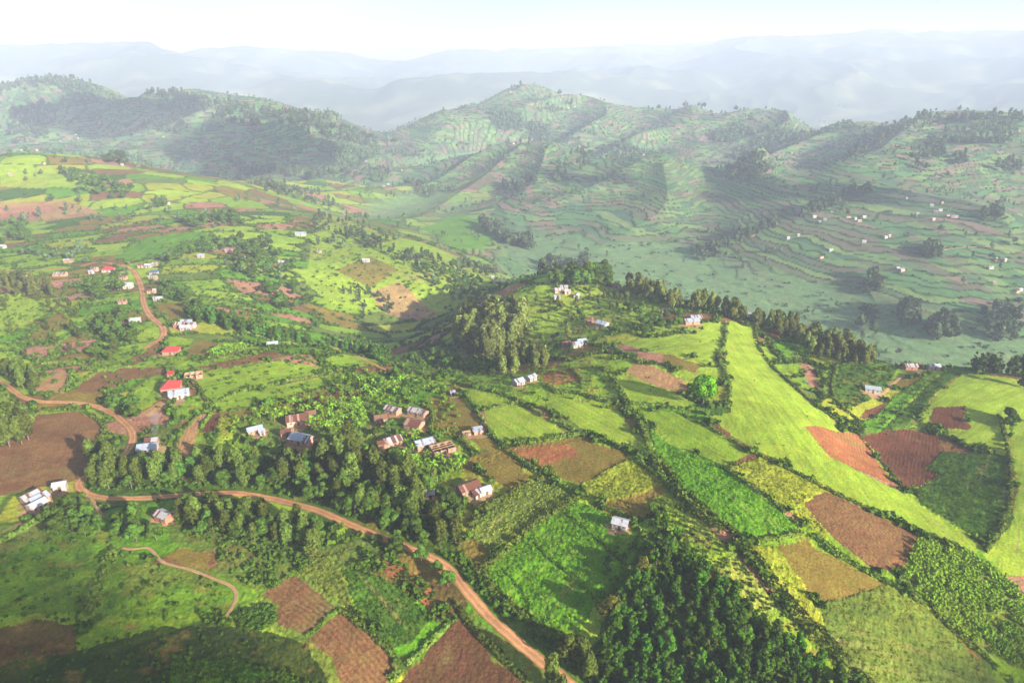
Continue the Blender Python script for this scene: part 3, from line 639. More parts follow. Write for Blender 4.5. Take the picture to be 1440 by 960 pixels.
# ------------------------------------------------------------------ foliage geometry
def unit(v): return v / (np.linalg.norm(v, axis=-1, keepdims=True) + 1e-9)
def leaf_quads(c, nrm, size, r, aspect=1.3):
    """one small tilted leaf-clump face per centre"""
    n = len(c); t = unit(np.cross(nrm, r.normal(size=(n, 3)))); b = np.cross(nrm, t)
    s = np.asarray(size)[:, None] * np.ones((n, 1)); k = r.uniform(.75, 1.25, (n, 4, 1))
    cr = np.array([[-1, -1], [1, -1], [1, 1], [-1, 1]]) * .5
    V = c[:, None] + (t * s)[:, None] * cr[None, :, :1] * k + (b * s * aspect)[:, None] * cr[None, :, 1:] * k
    return V.reshape(-1, 3), np.arange(n * 4).reshape(n, 4)
def puff_cloud(puffs, n, leaf, r, inner=.12):
    p = np.array(puffs, float); a = (p[:, 3] * p[:, 4]) + p[:, 3] * p[:, 5]; k = r.choice(len(p), n, p=a / a.sum()); q = p[k]
    d = unit(r.normal(size=(n, 3)) + np.array([0, 0, .25])); rad = np.where(r.random(n) < inner, r.uniform(.3, .8, n), r.uniform(.82, 1.12, n))
    c = q[:, :3] + d * q[:, 3:6] * rad[:, None]
    nn = unit(d / q[:, 3:6] + r.normal(size=(n, 3)) * .32 / q[:, 3:4])
    V, F = leaf_quads(c, nn, r.uniform(.6, 1.25, n) * leaf, r)
    tint = np.clip(.5 + r.normal(size=n) * .22 + .12 * np.repeat(r.normal(size=len(p)), 1)[k], 0, 1)
    return V, F, tint
def tube(pts, rads, sides=6):
    pts = np.array(pts, float); V = []; F = []
    for i, p in enumerate(pts):
        d = unit(pts[min(i + 1, len(pts) - 1)] - pts[max(i - 1, 0)]); a = unit(np.cross(d, [.31, .95, .1])); b = np.cross(d, a)
        for k in range(sides):
            w = 2 * math.pi * k / sides; V.append(p + (a * math.cos(w) + b * math.sin(w)) * rads[i])
    for i in range(len(pts) - 1):
        for k in range(sides): F.append([i * sides + k, i * sides + (k + 1) % sides, (i + 1) * sides + (k + 1) % sides, (i + 1) * sides + k])
    return np.array(V), np.array(F)
def join(parts):
    V = []; F = []; o = 0
    for v, f in parts: V.append(v); F.append(f + o); o += len(v)
    return np.concatenate(V), np.concatenate(F)
def tree_shape(kind, h, r):
    P_ = []; limbs = []
    if kind == 'euc':
        n = r.integers(8, 12); lean = r.normal(size=2) * .03 * h
        for k in range(n):
            f = .30 + .66 * (k + r.uniform(-.3, .3)) / (n - 1); w = (.07 + .085 * math.sin(math.pi * min(1, max(0, (f - .15) / .9)))) * h * r.uniform(.75, 1.25); a = r.uniform(0, 6.28); q = r.uniform(.05, .17) * h * (1.15 - f * .8)
            P_.append((lean[0] * f + q * math.cos(a), lean[1] * f + q * math.sin(a), f * h, w, w, w * r.uniform(1.0, 1.5)))
        top_ = .85
    elif kind == 'cone':
        n = 9
        for k in range(n):
            f = .18 + .74 * k / (n - 1); w = (.05 + .105 * math.sin(math.pi * min(1, (f + .08)) ** .8)) * h
            for j in range(3 if f < .6 else 2 if f < .82 else 1):
                a = r.uniform(0, 6.28); q = (.02 + .12 * math.sin(math.pi * f)) * h * r.uniform(.5, 1.2)
                w2 = w * r.uniform(.6, 1.0); P_.append((q * math.cos(a), q * math.sin(a), (f + r.uniform(-.05, .05)) * h, w2 * .8, w2 * .8, w2 * .66))
        top_ = .9
    elif kind == 'round':
        for k in range(26):
            d = unit(r.normal(size=3)); d[2] = abs(d[2]) * .95 - .25
            w = r.uniform(.12, .18) * h; P_.append((d[0] * .33 * h, d[1] * .33 * h, (.52 + d[2] * .36) * h, w, w, w))
        P_.append((0, 0, .55 * h, .3 * h, .3 * h, .33 * h)); top_ = .5
    else:
        n = r.integers(10, 14)
        for k in range(n):
            d = unit(r.normal(size=3)); d[2] = abs(d[2]); q = r.uniform(.10, .30) * h; w = r.uniform(.11, .18) * h
            P_.append((d[0] * q, d[1] * q, (.42 + .42 * d[2] * r.uniform(.5, 1.1)) * h, w, w, w * .85))
        top_ = .6
    parts = [tube([(0, 0, -.6), (.01 * h, 0, top_ * h * .45), (0, .012 * h, top_ * h)], [.022 * h, .016 * h, .006 * h])]
    for p in [P_[i] for i in r.choice(len(P_), min(5, len(P_)), replace=False)]:
        z0 = max(.18 * h, p[2] - .18 * h); parts.append(tube([(0, 0, z0), (p[0] * .5, p[1] * .5, (z0 + p[2]) / 2), p[:3]], [.009 * h, .007 * h, .003 * h], 4))
    return P_, join(parts)
KIND = dict(euc=('eucalyptus_tree', 13.0, M_EUC, .62), cone=('plantation_tree', 11.0, M_CONE, .50), broad=('broadleaf_tree', 8.0, M_BROAD, .58),
            pale=('eucalyptus_tree', 13.0, M_PALE, .62), round=('broadleaf_tree', 13.0, M_ROUND, .62), yel=('eucalyptus_tree', 12.0, M_YEL, .6))
PROTO = {}
for kd, nv in (('euc', 5), ('pale', 4), ('cone', 5), ('broad', 5), ('round', 1), ('yel', 2)):
    nm, h, lm, leaf = KIND[kd]
    for v in range(nv):
        r = np.random.default_rng(100 + v + 10 * len(PROTO)); shp = {'yel': 'broad', 'pale': 'euc'}.get(kd, kd)
        pf, (tv, tf) = tree_shape(shp, h, r); n = {'round': 5200, 'euc': 1100, 'pale': 1100, 'cone': 1300, 'broad': 1200, 'yel': 1300}[kd]
        V, F, t = puff_cloud(pf, n, leaf if kd != 'round' else .5, r)
        cm = mesh('crown', V, F, lm, {'tint': ('FACE', 'FLOAT', t)}); tm = mesh('trunk', tv, tf, M_BARK)
        jv, jf = join([(V, F), (tv, tf)])
        jm = mesh(nm, jv, jf, [lm, M_BARK], {'tint': ('FACE', 'FLOAT', np.concatenate([t, np.full(len(tf), .5)]))}, midx=np.concatenate([np.zeros(len(F)), np.ones(len(tf))]))
        # light version for far masses
        V2, F2, t2 = puff_cloud(pf, 70, leaf * 2.6, r, .05); V3, F3, t3 = puff_cloud(pf, 300, leaf * 1.4, r, .05)
        PROTO.setdefault(kd, []).append((h, cm, tm, jm, (V2, F2, t2), (V3, F3, t3)))

def scatter(poly_px, n, mind, r, tries=60):
    w = at(poly_px); mn = w.min(0); mx = w.max(0); pts = []
    for _ in range(n * tries):
        if len(pts) >= n: break
        q = r.uniform(mn[:2], mx[:2])
        if not inpoly(np.array([q[0]]), np.array([q[1]]), w)[0]: continue
        if any((q[0] - a) ** 2 + (q[1] - b) ** 2 < mind ** 2 for a, b in pts): continue
        if on_road(q, 2.0): continue
        pts.append((q[0], q[1]))
    return pts
RP = np.concatenate([np.column_stack([p[:, :2], np.full(len(p), w / 2)]) for nm, w, p in road_w])
def on_road(q, pad): return bool((np.hypot(RP[:, 0] - q[0], RP[:, 1] - q[1]) < RP[:, 2] + pad).any())
def band(line_px, width, n, mind, r):
    w = resample(at(line_px), 1.0); pts = []
    for _ in range(n * 40):
        if len(pts) >= n: break
        a = w[r.integers(len(w))]; q = a[:2] + r.normal(size=2) * width / 2.2
        if any((q[0] - b) ** 2 + (q[1] - c) ** 2 < mind ** 2 for b, c in pts) or on_road(q, 2.0): continue
        pts.append((q[0], q[1]))
    return pts

# ------------------------------------------------------------------ houses
HOUSES = []          # (x, y, radius) keep-clear list
def gable(L_, W_, H_, rise):
    l, w = L_ / 2, W_ / 2; b = -1.6
    V = [(-l, -w, b), (l, -w, b), (l, w, b), (-l, w, b), (-l, -w, H_), (l, -w, H_), (l, w, H_), (-l, w, H_), (-l, 0, H_ + rise), (l, 0, H_ + rise)]
    return np.array(V, float), [np.array([(0, 1, 5, 4), (2, 3, 7, 6), (1, 2, 6, 5), (3, 0, 4, 7)]), np.array([(5, 6, 9), (7, 4, 8)])]
def slab(quad, t):
    q = np.array(quad, float); n = unit(np.cross(q[1] - q[0], q[3] - q[0])); V = np.concatenate([q + n * t, q])
    return V, np.array([(0, 1, 2, 3), (7, 6, 5, 4), (0, 4, 5, 1), (1, 5, 6, 2), (2, 6, 7, 3), (3, 7, 4, 0)])
def box(x0, x1, y0, y1, z0, z1):
    V = np.array([(x, y, z) for z in (z0, z1) for y in (y0, y1) for x in (x0, x1)], float)
    return V, np.array([(0, 2, 3, 1), (4, 5, 7, 6), (0, 1, 5, 4), (2, 6, 7, 3), (0, 4, 6, 2), (1, 3, 7, 5)])
def house(px, py, L_, W_, rz, roof, wall, label, shape='gable', H_=2.5, group=None, name='farmhouse', far=False):
    x, y, z = at([(px, py)])[0]; z = float(zat(x, y)); k_ = .70 if math.hypot(x, y) > 430 else .92; L_ *= k_; W_ *= k_; HOUSES.append((x, y, max(L_, W_) * .62))
    e = bpy.data.objects.new(name, None); COL.objects.link(e); e.location = (x, y, z + CZ + .15); e.rotation_euler = (0, 0, math.radians(rz)); e.empty_display_size = 1
    tag(e, label, 'house' if name != 'hut' else 'hut', group)
    rise = W_ * (.24 if shape == 'gable' else .30); ov = .38; l, w = L_ / 2, W_ / 2
    if shape == 'mono':
        rise = 0
        V, F = box(-l, l, -w, w, -1.6, H_); link('wall', mesh('wall', V, F, M_WALL[wall]), parent=e)
        V, F = slab([(-l - ov, -w - ov, H_ - .12), (l + ov, -w - ov, H_ - .12), (l + ov, w + ov, H_ + .55), (-l - ov, w + ov, H_ + .55)], .07)
        link('roof', mesh('roof', V, F, M_ROOF[roof]), parent=e)
    elif shape == 'hip':
        V, F = box(-l, l, -w, w, -1.6, H_); link('wall', mesh('wall', V, F, M_WALL[wall]), parent=e)
        k = max(.2, l - w * .9); z1 = H_ - .1; z2 = H_ + rise + .25; lo = l + ov + .1; wo = w + ov + .1
        V = np.array([(-lo, -wo, z1), (lo, -wo, z1), (lo, wo, z1), (-lo, wo, z1), (-k, 0, z2), (k, 0, z2), (-lo, -wo, z1 - .1), (lo, -wo, z1 - .1), (lo, wo, z1 - .1), (-lo, wo, z1 - .1)], float)
        link('roof', mesh('roof', V, [np.array([(0, 1, 5, 4), (2, 3, 4, 5), (0, 6, 7, 1), (1, 7, 8, 2), (2, 8, 9, 3), (3, 9, 6, 0), (6, 9, 8, 7)]), np.array([(1, 2, 5), (3, 0, 4)])], M_ROOF[roof]), parent=e)
    elif shape == 'open':          # unfinished : walls of several rooms, bare timbers, no roof
        t = .22; parts = []
        for xx in (-l, -l / 3, l / 3, l): parts.append(box(xx - t / 2, xx + t / 2, -w + t, w - t, -1.6, H_ + (.25 if abs(xx) < l else 0)))
        parts += [box(-l - t / 2, l + t / 2, w - t, w, -1.6, H_)]
        parts += [box(-l - t / 2, -l * .62, -w, -w + t, -1.6, H_), box(-l * .42, l * .1, -w, -w + t, -1.6, H_), box(l * .3, l + t / 2, -w, -w + t, -1.6, H_)]
        V, F = join(parts); link('wall', mesh('wall', V, F, M_WALL[wall]), parent=e)
        parts = [box(-l - .2, l + .2, yy - .07, yy + .07, H_ + .26, H_ + .42) for yy in (-w * .5, 0, w * .5)]
        V, F = join(parts); link('roof_timber', mesh('roof_timber', V, F, M_TIMBER), parent=e)
    else:
        V, F = gable(L_, W_, H_, rise); link('wall', mesh('wall', V, F, M_WALL[wall]), parent=e)
        lo = l + ov; f = (w + ov) / w; z1 = H_ + rise - rise * f + .03; z2 = H_ + rise + .03
        a = slab([(-lo, -w * f, z1), (lo, -w * f, z1), (lo, 0, z2), (-lo, 0, z2)], .07); b = slab([(lo, w * f, z1), (-lo, w * f, z1), (-lo, 0, z2), (lo, 0, z2)], .07)
        V, F = join([a, b]); link('roof', mesh('roof', V, F, M_ROOF[roof]), parent=e)
    if far: return e
    s = -1                                    # door side faces the viewer's side of the house
    V, F = box(-.48, .48, -w - .05, -w + .02, 0, 2.0); V[:, 0] += l * .05; link('door', mesh('door', V, F, M_DOOR), parent=e)
    if L_ > 4.5:
        for xx in (-l * .6, l * .62):
            V, F = box(xx - .45, xx + .45, -w - .05, -w + .02, .95, 1.85); link('window', mesh('window', V, F, M_SHUT), parent=e)
    return e

H = house
# farm cluster in the middle
H(553,581,7.5,4.5,-28,'worn','tan','worn tin roofed house half hidden by dark trees behind the middle farm cluster')
H(537,593,6.5,5,15,'brown','tan','low brown roofed tan house at the left end of the middle farm cluster')
H(588,584,10,4.5,-28,'worn','tan','long narrow tin roofed house at the back right of the middle farm cluster')
H(583,601,8,6.5,-25,'rust','tan','rusty brown roofed house below the long narrow tin roof')
H(552,625,7.5,6,32,'worn','tan','rust and silver striped roof house at the front of the middle farm cluster')
H(538,629,4,3.5,20,'rust','mud','small rusty shed leaning beside the striped roof house', name='hut')
H(597,628,8.5,5.5,28,'tin','tan','bright tin roofed tan house next to the roofless shell')
H(622,634,10,7,28,'tin','tan','unfinished roofless tan house of open rooms beside the bright tin roof', shape='open', H_=2.2)
H(672,609,4.5,3,20,'tin','tan','tiny pale mud shed at the edge of the olive stubble field', shape='mono', H_=1.8, name='hut')
H(656,612,3.5,2.6,20,'brown','tan','tiny tan shed frame left of the pale shed on the stubble field', shape='open', H_=1.4, name='hut')
H(637,556,2.2,1.8,10,'tin','tan','tiny lone shelter at the top tip of the olive stubble field', shape='mono', H_=1.7, name='hut')
H(659,691,8.5,5.5,32,'rust','tan','red brown roofed tan house beside the dark trees above the road')
H(682,693,4.2,3.6,30,'white','white','small white roofed shed right of the red brown roof', name='hut', H_=2.0)
H(671,699,3,2.4,40,'worn','white','tiny whitish shed in front of the red brown roofed house', shape='mono', name='hut', H_=1.9)
H(605,700,3,2.6,10,'worn','pink','tiny pink walled shed between dark trees above the road', name='hut', H_=2.2, shape='mono')
H(872,741,5.2,4.0,-22,'white','white','lone white roofed hut at the corner of the vivid green field', name='hut', H_=2.3)
# twin huts
H(729,541,5.2,5,35,'tin','white','larger left tin roofed house of the pair in the green hilltop fields')
H(747,535,5.0,3.6,42,'tin','white','smaller right tin roofed house of the pair in the green hilltop fields')
# left farms
H(419,594,10,7,18,'rust','pink','wide rusty pinkish roof house of the left farm beside banana plants')
H(437,587,5,4,20,'brown','tan','small brown roofed house behind the wide rusty roof', )
H(405,613,5.5,4,12,'rust','tan','small tan house left of the bright tin roof at the left farm')
H(425,622,10,6,-20,'tin','pink','bright tin roofed house with pink end wall at the left farm')
H(359,609,6.5,4,30,'tin','tan','lone small tin roofed shed far left of the left farm', name='hut')
H(369,611,2.4,2,30,'white','white','tiny white shed right of the lone tin shed', name='hut', shape='mono', H_=1.6)
H(209,635,7.5,6,12,'tin','white','bluish white tin roofed house below the smoke on the left')
H(215,625,5,3.5,12,'worn','tan','small house behind the bluish white tin roof on the left')
H(242,549,9,8.5,15,'red','tan','red hipped roof house next to the long silver roof', shape='hip', H_=3.0)
H(253,558,9.5,6.5,22,'tin','white','long silver roofed house touching the red hipped roof house')
H(273,531,9,6,20,'tin','tan','roofless tan house shell on the slope behind the red hipped roof', shape='open', H_=2.2)
H(241,531,3,3,10,'red','tan','tiny tan shed above the red hipped roof', name='hut', shape='mono')
H(242,497,9,6.5,5,'red','tan','low red roofed house beside the end of the village road', shape='hip')
H(384,488,6.5,5,15,'white','white','lone white roofed house by the ridge road', )
H(252,460,8,6,5,'worn','brick','brownish left house of the white roofed compound by the road')
H(263,456,9,5,5,'tin','white','back silver roof of the white roofed compound by the road')
H(262,464,9,5.5,5,'white','white','front white roof of the white roofed compound by the road')
H(271,460,6,5,8,'tin','white','right silver roof of the white roofed compound by the road')
H(191,454,9,6,18,'white','white','pale roofed house among dark trees left of the village road')
# village
H(153,382,13,8,5,'red','white','large red roofed building at the village junction', shape='hip')
H(134,381,7,5,0,'worn','pink','pale building left of the large red roof at the junction')
H(129,385,5,4,0,'tin','white','small pale shed below and left of the large red roof')
H(199,376,7,5,4,'rust','pink','leftmost house of the roadside row at the village bend')
H(209,376,7,5,4,'white','white','white middle house of the roadside row at the village bend')
H(219,374,8,5,8,'worn','tan','rightmost tan house of the roadside row at the village bend')
H(217,386,9,6,4,'blue','white','dark blue roofed house right of the village road', shape='hip')
H(216,393,9,5,4,'worn','tan','tan walled house just below the dark blue roof')
H(174,393,8,5.5,6,'brown','tan','tan house left of the village road below the red roof')
H(181,405,9,8,8,'white','white','tall white roofed house left of the village road', H_=3.2)
H(214,412,9,5,12,'worn','tan','tan house right of the village road below the dark blue roof')
H(223,423,8,5,6,'white','white','white house at the top corner of the olive green roadside field')
H(173,427,7.5,5,10,'rust','tan','small rusty roofed house alone on the green slope left of the road')
H(85,388,16,5,3,'worn','tan','long tan walled row building by the left village road')
H(97,369,11,5,4,'worn','tan','tan row building behind the left village road')
H(35,391,6,4,0,'worn','pink','small pinkish house under trees at the far left road')
H(3,349,10,6,0,'white','white','pale building at the left edge of the village slope')
H(283,362,8,6,10,'tin','white','white house on the slope above the village right of the dome field')
H(322,355,9,5,-10,'white','pink','pale roofed pink house on the upper slope right of the dome field')
H(346,366,8,5,0,'worn','tan','tan house beside the scattered trees on the upper slope')
H(396,371,7,5,0,'white','white','white house below the crest on the sunny slope')
H(423,331,16,9,5,'tin','white','large bright silver roof on the sunny ridge')
H(448,355,8,5,0,'worn','white','small pale house right of the scattered trees on the sunny ridge')
H(515,368,10,6,0,'white','white','pale house on the right end of the sunny ridge')
H(580,364,8,5,0,'white','tan','small pale house furthest right on the sunny ridge')
H(695,392,8,5,0,'white','white','small white house at the foot of the sunny slope near the valley')
# lower left
H(46,704,6.5,5,60,'worn','tan','rust and silver striped roof at the back of the lower left huts')
H(56,707,6,4.5,60,'tin','tan','silver roof right of the striped roof in the lower left huts')
H(54,716,6,4.5,62,'white','tan','front white roof of the lower left huts')
H(86,688,4.5,3.5,20,'white','white','small white shed beside the road bend at the lower left', name='hut')
H(232,731,6,4,-25,'worn','brick','half hidden brick shed below the road under trees', name='hut')
# hilltop hamlet
H(785,411,8,5.5,10,'white','pink','leftmost pinkish house of the hilltop hamlet')
H(793,407,8,5,0,'worn','white','back white house of the hilltop hamlet under big trees')
H(798,413,6,5,0,'white','pink','middle pink house of the hilltop hamlet')
H(811,419,7,5,70,'white','white','right white house of the hilltop hamlet')
H(783,421,6,4,10,'tin','white','lowest white shed of the hilltop hamlet')
H(847,459,7.5,6,-40,'tin','white','bright tin roofed house on the slope below the hilltop hamlet')
H(830,453,5,4,0,'rust','brick','reddish brick house left of the bright tin roof on the slope')
H(799,487,8,5,15,'rust','mud','long rusty roof on the dark slope beside the twin silver roofs')
H(811,488,6.5,5,20,'tin','white','left silver roof of two beside the rusty roof on the dark slope')
H(818,484,6.5,5,20,'tin','white','right silver roof of two beside the rusty roof on the dark slope')
H(866,405,8,5,0,'rust','pink','pinkish house on the bright crest behind the hilltop hamlet')
H(873,409,7,5,0,'worn','tan','tan house beside the pinkish house on the bright crest')
H(935,441,6,4,0,'worn','white','small house hidden in the crest trees left of the long tin roofs')
H(978,450,10,5,8,'tin','tan','upper of two long tin roofs at the edge of the crest pasture')
H(972,455,10,5,8,'tin','tan','lower of two long tin roofs at the edge of the crest pasture')
H(1026,435,8,6,0,'tin','white','white house on the crest in front of the tree line')
H(1051,446,9,6,-30,'worn','tan','left brownish roof of the pair where the tree line starts down')
H(1057,449,8,5,-30,'tin','white','right silver roof of the pair where the tree line starts down')
H(1226,551,8,4.5,-18,'tin','white','lone silver roofed house in the dark bowl above the red gully')
H(1279,519,10,6,0,'worn','brick','left brownish house on the crest of the right knoll')
H(1312,519,9,5,0,'white','white','right white house on the crest of the right knoll')
H(1290,517,5,4,0,'brown','brick','small brown shed between the two crest houses of the right knoll')
# far hamlets on the terraced slopes : tiny pale houses
FARG = [('houses beside the far tree row', [(1145,306),(1152,313),(1160,310),(1193,306),(1202,309),(1208,312),(1215,306),(1170,300)]),
 ('houses in the middle of the terraced slope', [(1310,290),(1316,299),(1322,297),(1333,304),(1340,306),(1312,310),(1274,280),(1344,306),(1290,302),(1324,286)]),
 ('scattered houses low on the terraced slope', [(1108,336),(1122,332),(1215,341),(1155,363),(1245,335),(1250,333),(1262,379),(1268,381),(1168,353),(1058,332)]),
 ('houses under the right skyline', [(1363,182),(1370,179),(1378,184),(1360,195),(1272,180),(1432,186),(1415,200),(1410,193)]),
 ('houses on the far right slope', [(1393,378),(1398,399),(1412,367),(1430,411),(1434,409),(1400,366)]),
 ('houses along the far left road', [(107,190),(98,196),(85,199),(118,187),(110,195),(140,174),(128,180),(52,212),(30,212),(62,231),(172,233),(215,289),(237,288),(15,247),(230,193)]),
 ('houses along the crest of the middle spur', [(722,203),(735,199),(748,197),(762,199),(800,203),(815,208),(822,211),(940,213),(905,219),(770,258)]),
 ('houses on the round middle hill', [(690,131),(713,124),(718,130),(800,152),(808,151),(735,133),(620,140),(650,150)]),
 ('houses in the valley mouth', [(500,215),(515,228),(533,204),(585,222),(590,231),(540,263),(546,260),(484,302),(478,182),(565,240)]),
 ('houses along the far right crest', [(1090,212),(1113,216),(1126,217),(1150,212),(1175,213),(1054,220),(1030,190)])]
fr = np.random.default_rng(5)
FLAB = ['tiny pale house, one of the ', 'tiny silver roofed house, one of the ', 'tiny rusty roofed house, one of the ']
for g, pts in FARG:
    for k, (a, b) in enumerate(pts):
        q = [0, 1, 0, 2, 1, 0][k % 6]
        house(a, b, fr.uniform(4.2, 8), fr.uniform(3.6, 5.4), fr.uniform(-30, 30), ['white', 'tin', 'rust'][q], ['white', 'tan', 'white', 'pink'][k % 4], FLAB[q] + g, group=g, far=True)
HX = np.array(HOUSES)
yr = np.random.default_rng(31)
for x, y, rad in HOUSES:
    if math.hypot(x, y) > 470: continue
    a = np.linspace(0, 2 * math.pi, 25)[:-1]; rr = (rad * 1.05 + 1.3) * (1 + .28 * noise(np.cos(a) * 1.3 + x, np.sin(a) * 1.3 + y, 9) + .12 * yr.normal(size=24))
    ox, oy = yr.normal(size=2) * .8 + np.array([0, -1.0]); rings = [(0 * a, 0 * a)] + [(np.cos(a) * rr * f, np.sin(a) * rr * f) for f in (.3, .55, .8, 1.0)]
    V = [(x + ox, y + oy, float(zat(x + ox, y + oy)) + CZ + .12)]
    for f in rings[1:]: V += [(x + ox + p, y + oy + q, float(zat(x + ox + p, y + oy + q)) + CZ + (.12 if f is not rings[-1] else .02)) for p, q in zip(*f)]
    T3 = np.array([(0, 1 + i, 1 + (i + 1) % 24) for i in range(24)]); Q4 = np.array([(1 + 24 * g + i, 25 + 24 * g + i, 25 + 24 * g + (i + 1) % 24, 1 + 24 * g + (i + 1) % 24) for g in range(3) for i in range(24)])
    tag(link('dirt_yard', mesh('dirt_yard', np.array(V), [Q4, T3], M_PATH, smooth_=True)), kind='structure')
def by_house(q, pad=1.5): return bool((np.hypot(HX[:, 0] - q[0], HX[:, 1] - q[1]) < HX[:, 2] + pad).any())
def hides_house(q, h):                     # keep the roofs in the open, as they stand in the photograph
    v = np.array([q[0], q[1]]); r = np.hypot(*v); u = v / r; dd = HX[:, :2] - v; al = dd @ u; ac = np.abs(dd @ np.array([-u[1], u[0]]))
    return bool(((al > 0) & (al < h * 1.3) & (ac < HX[:, 2] + h * .14)).any())

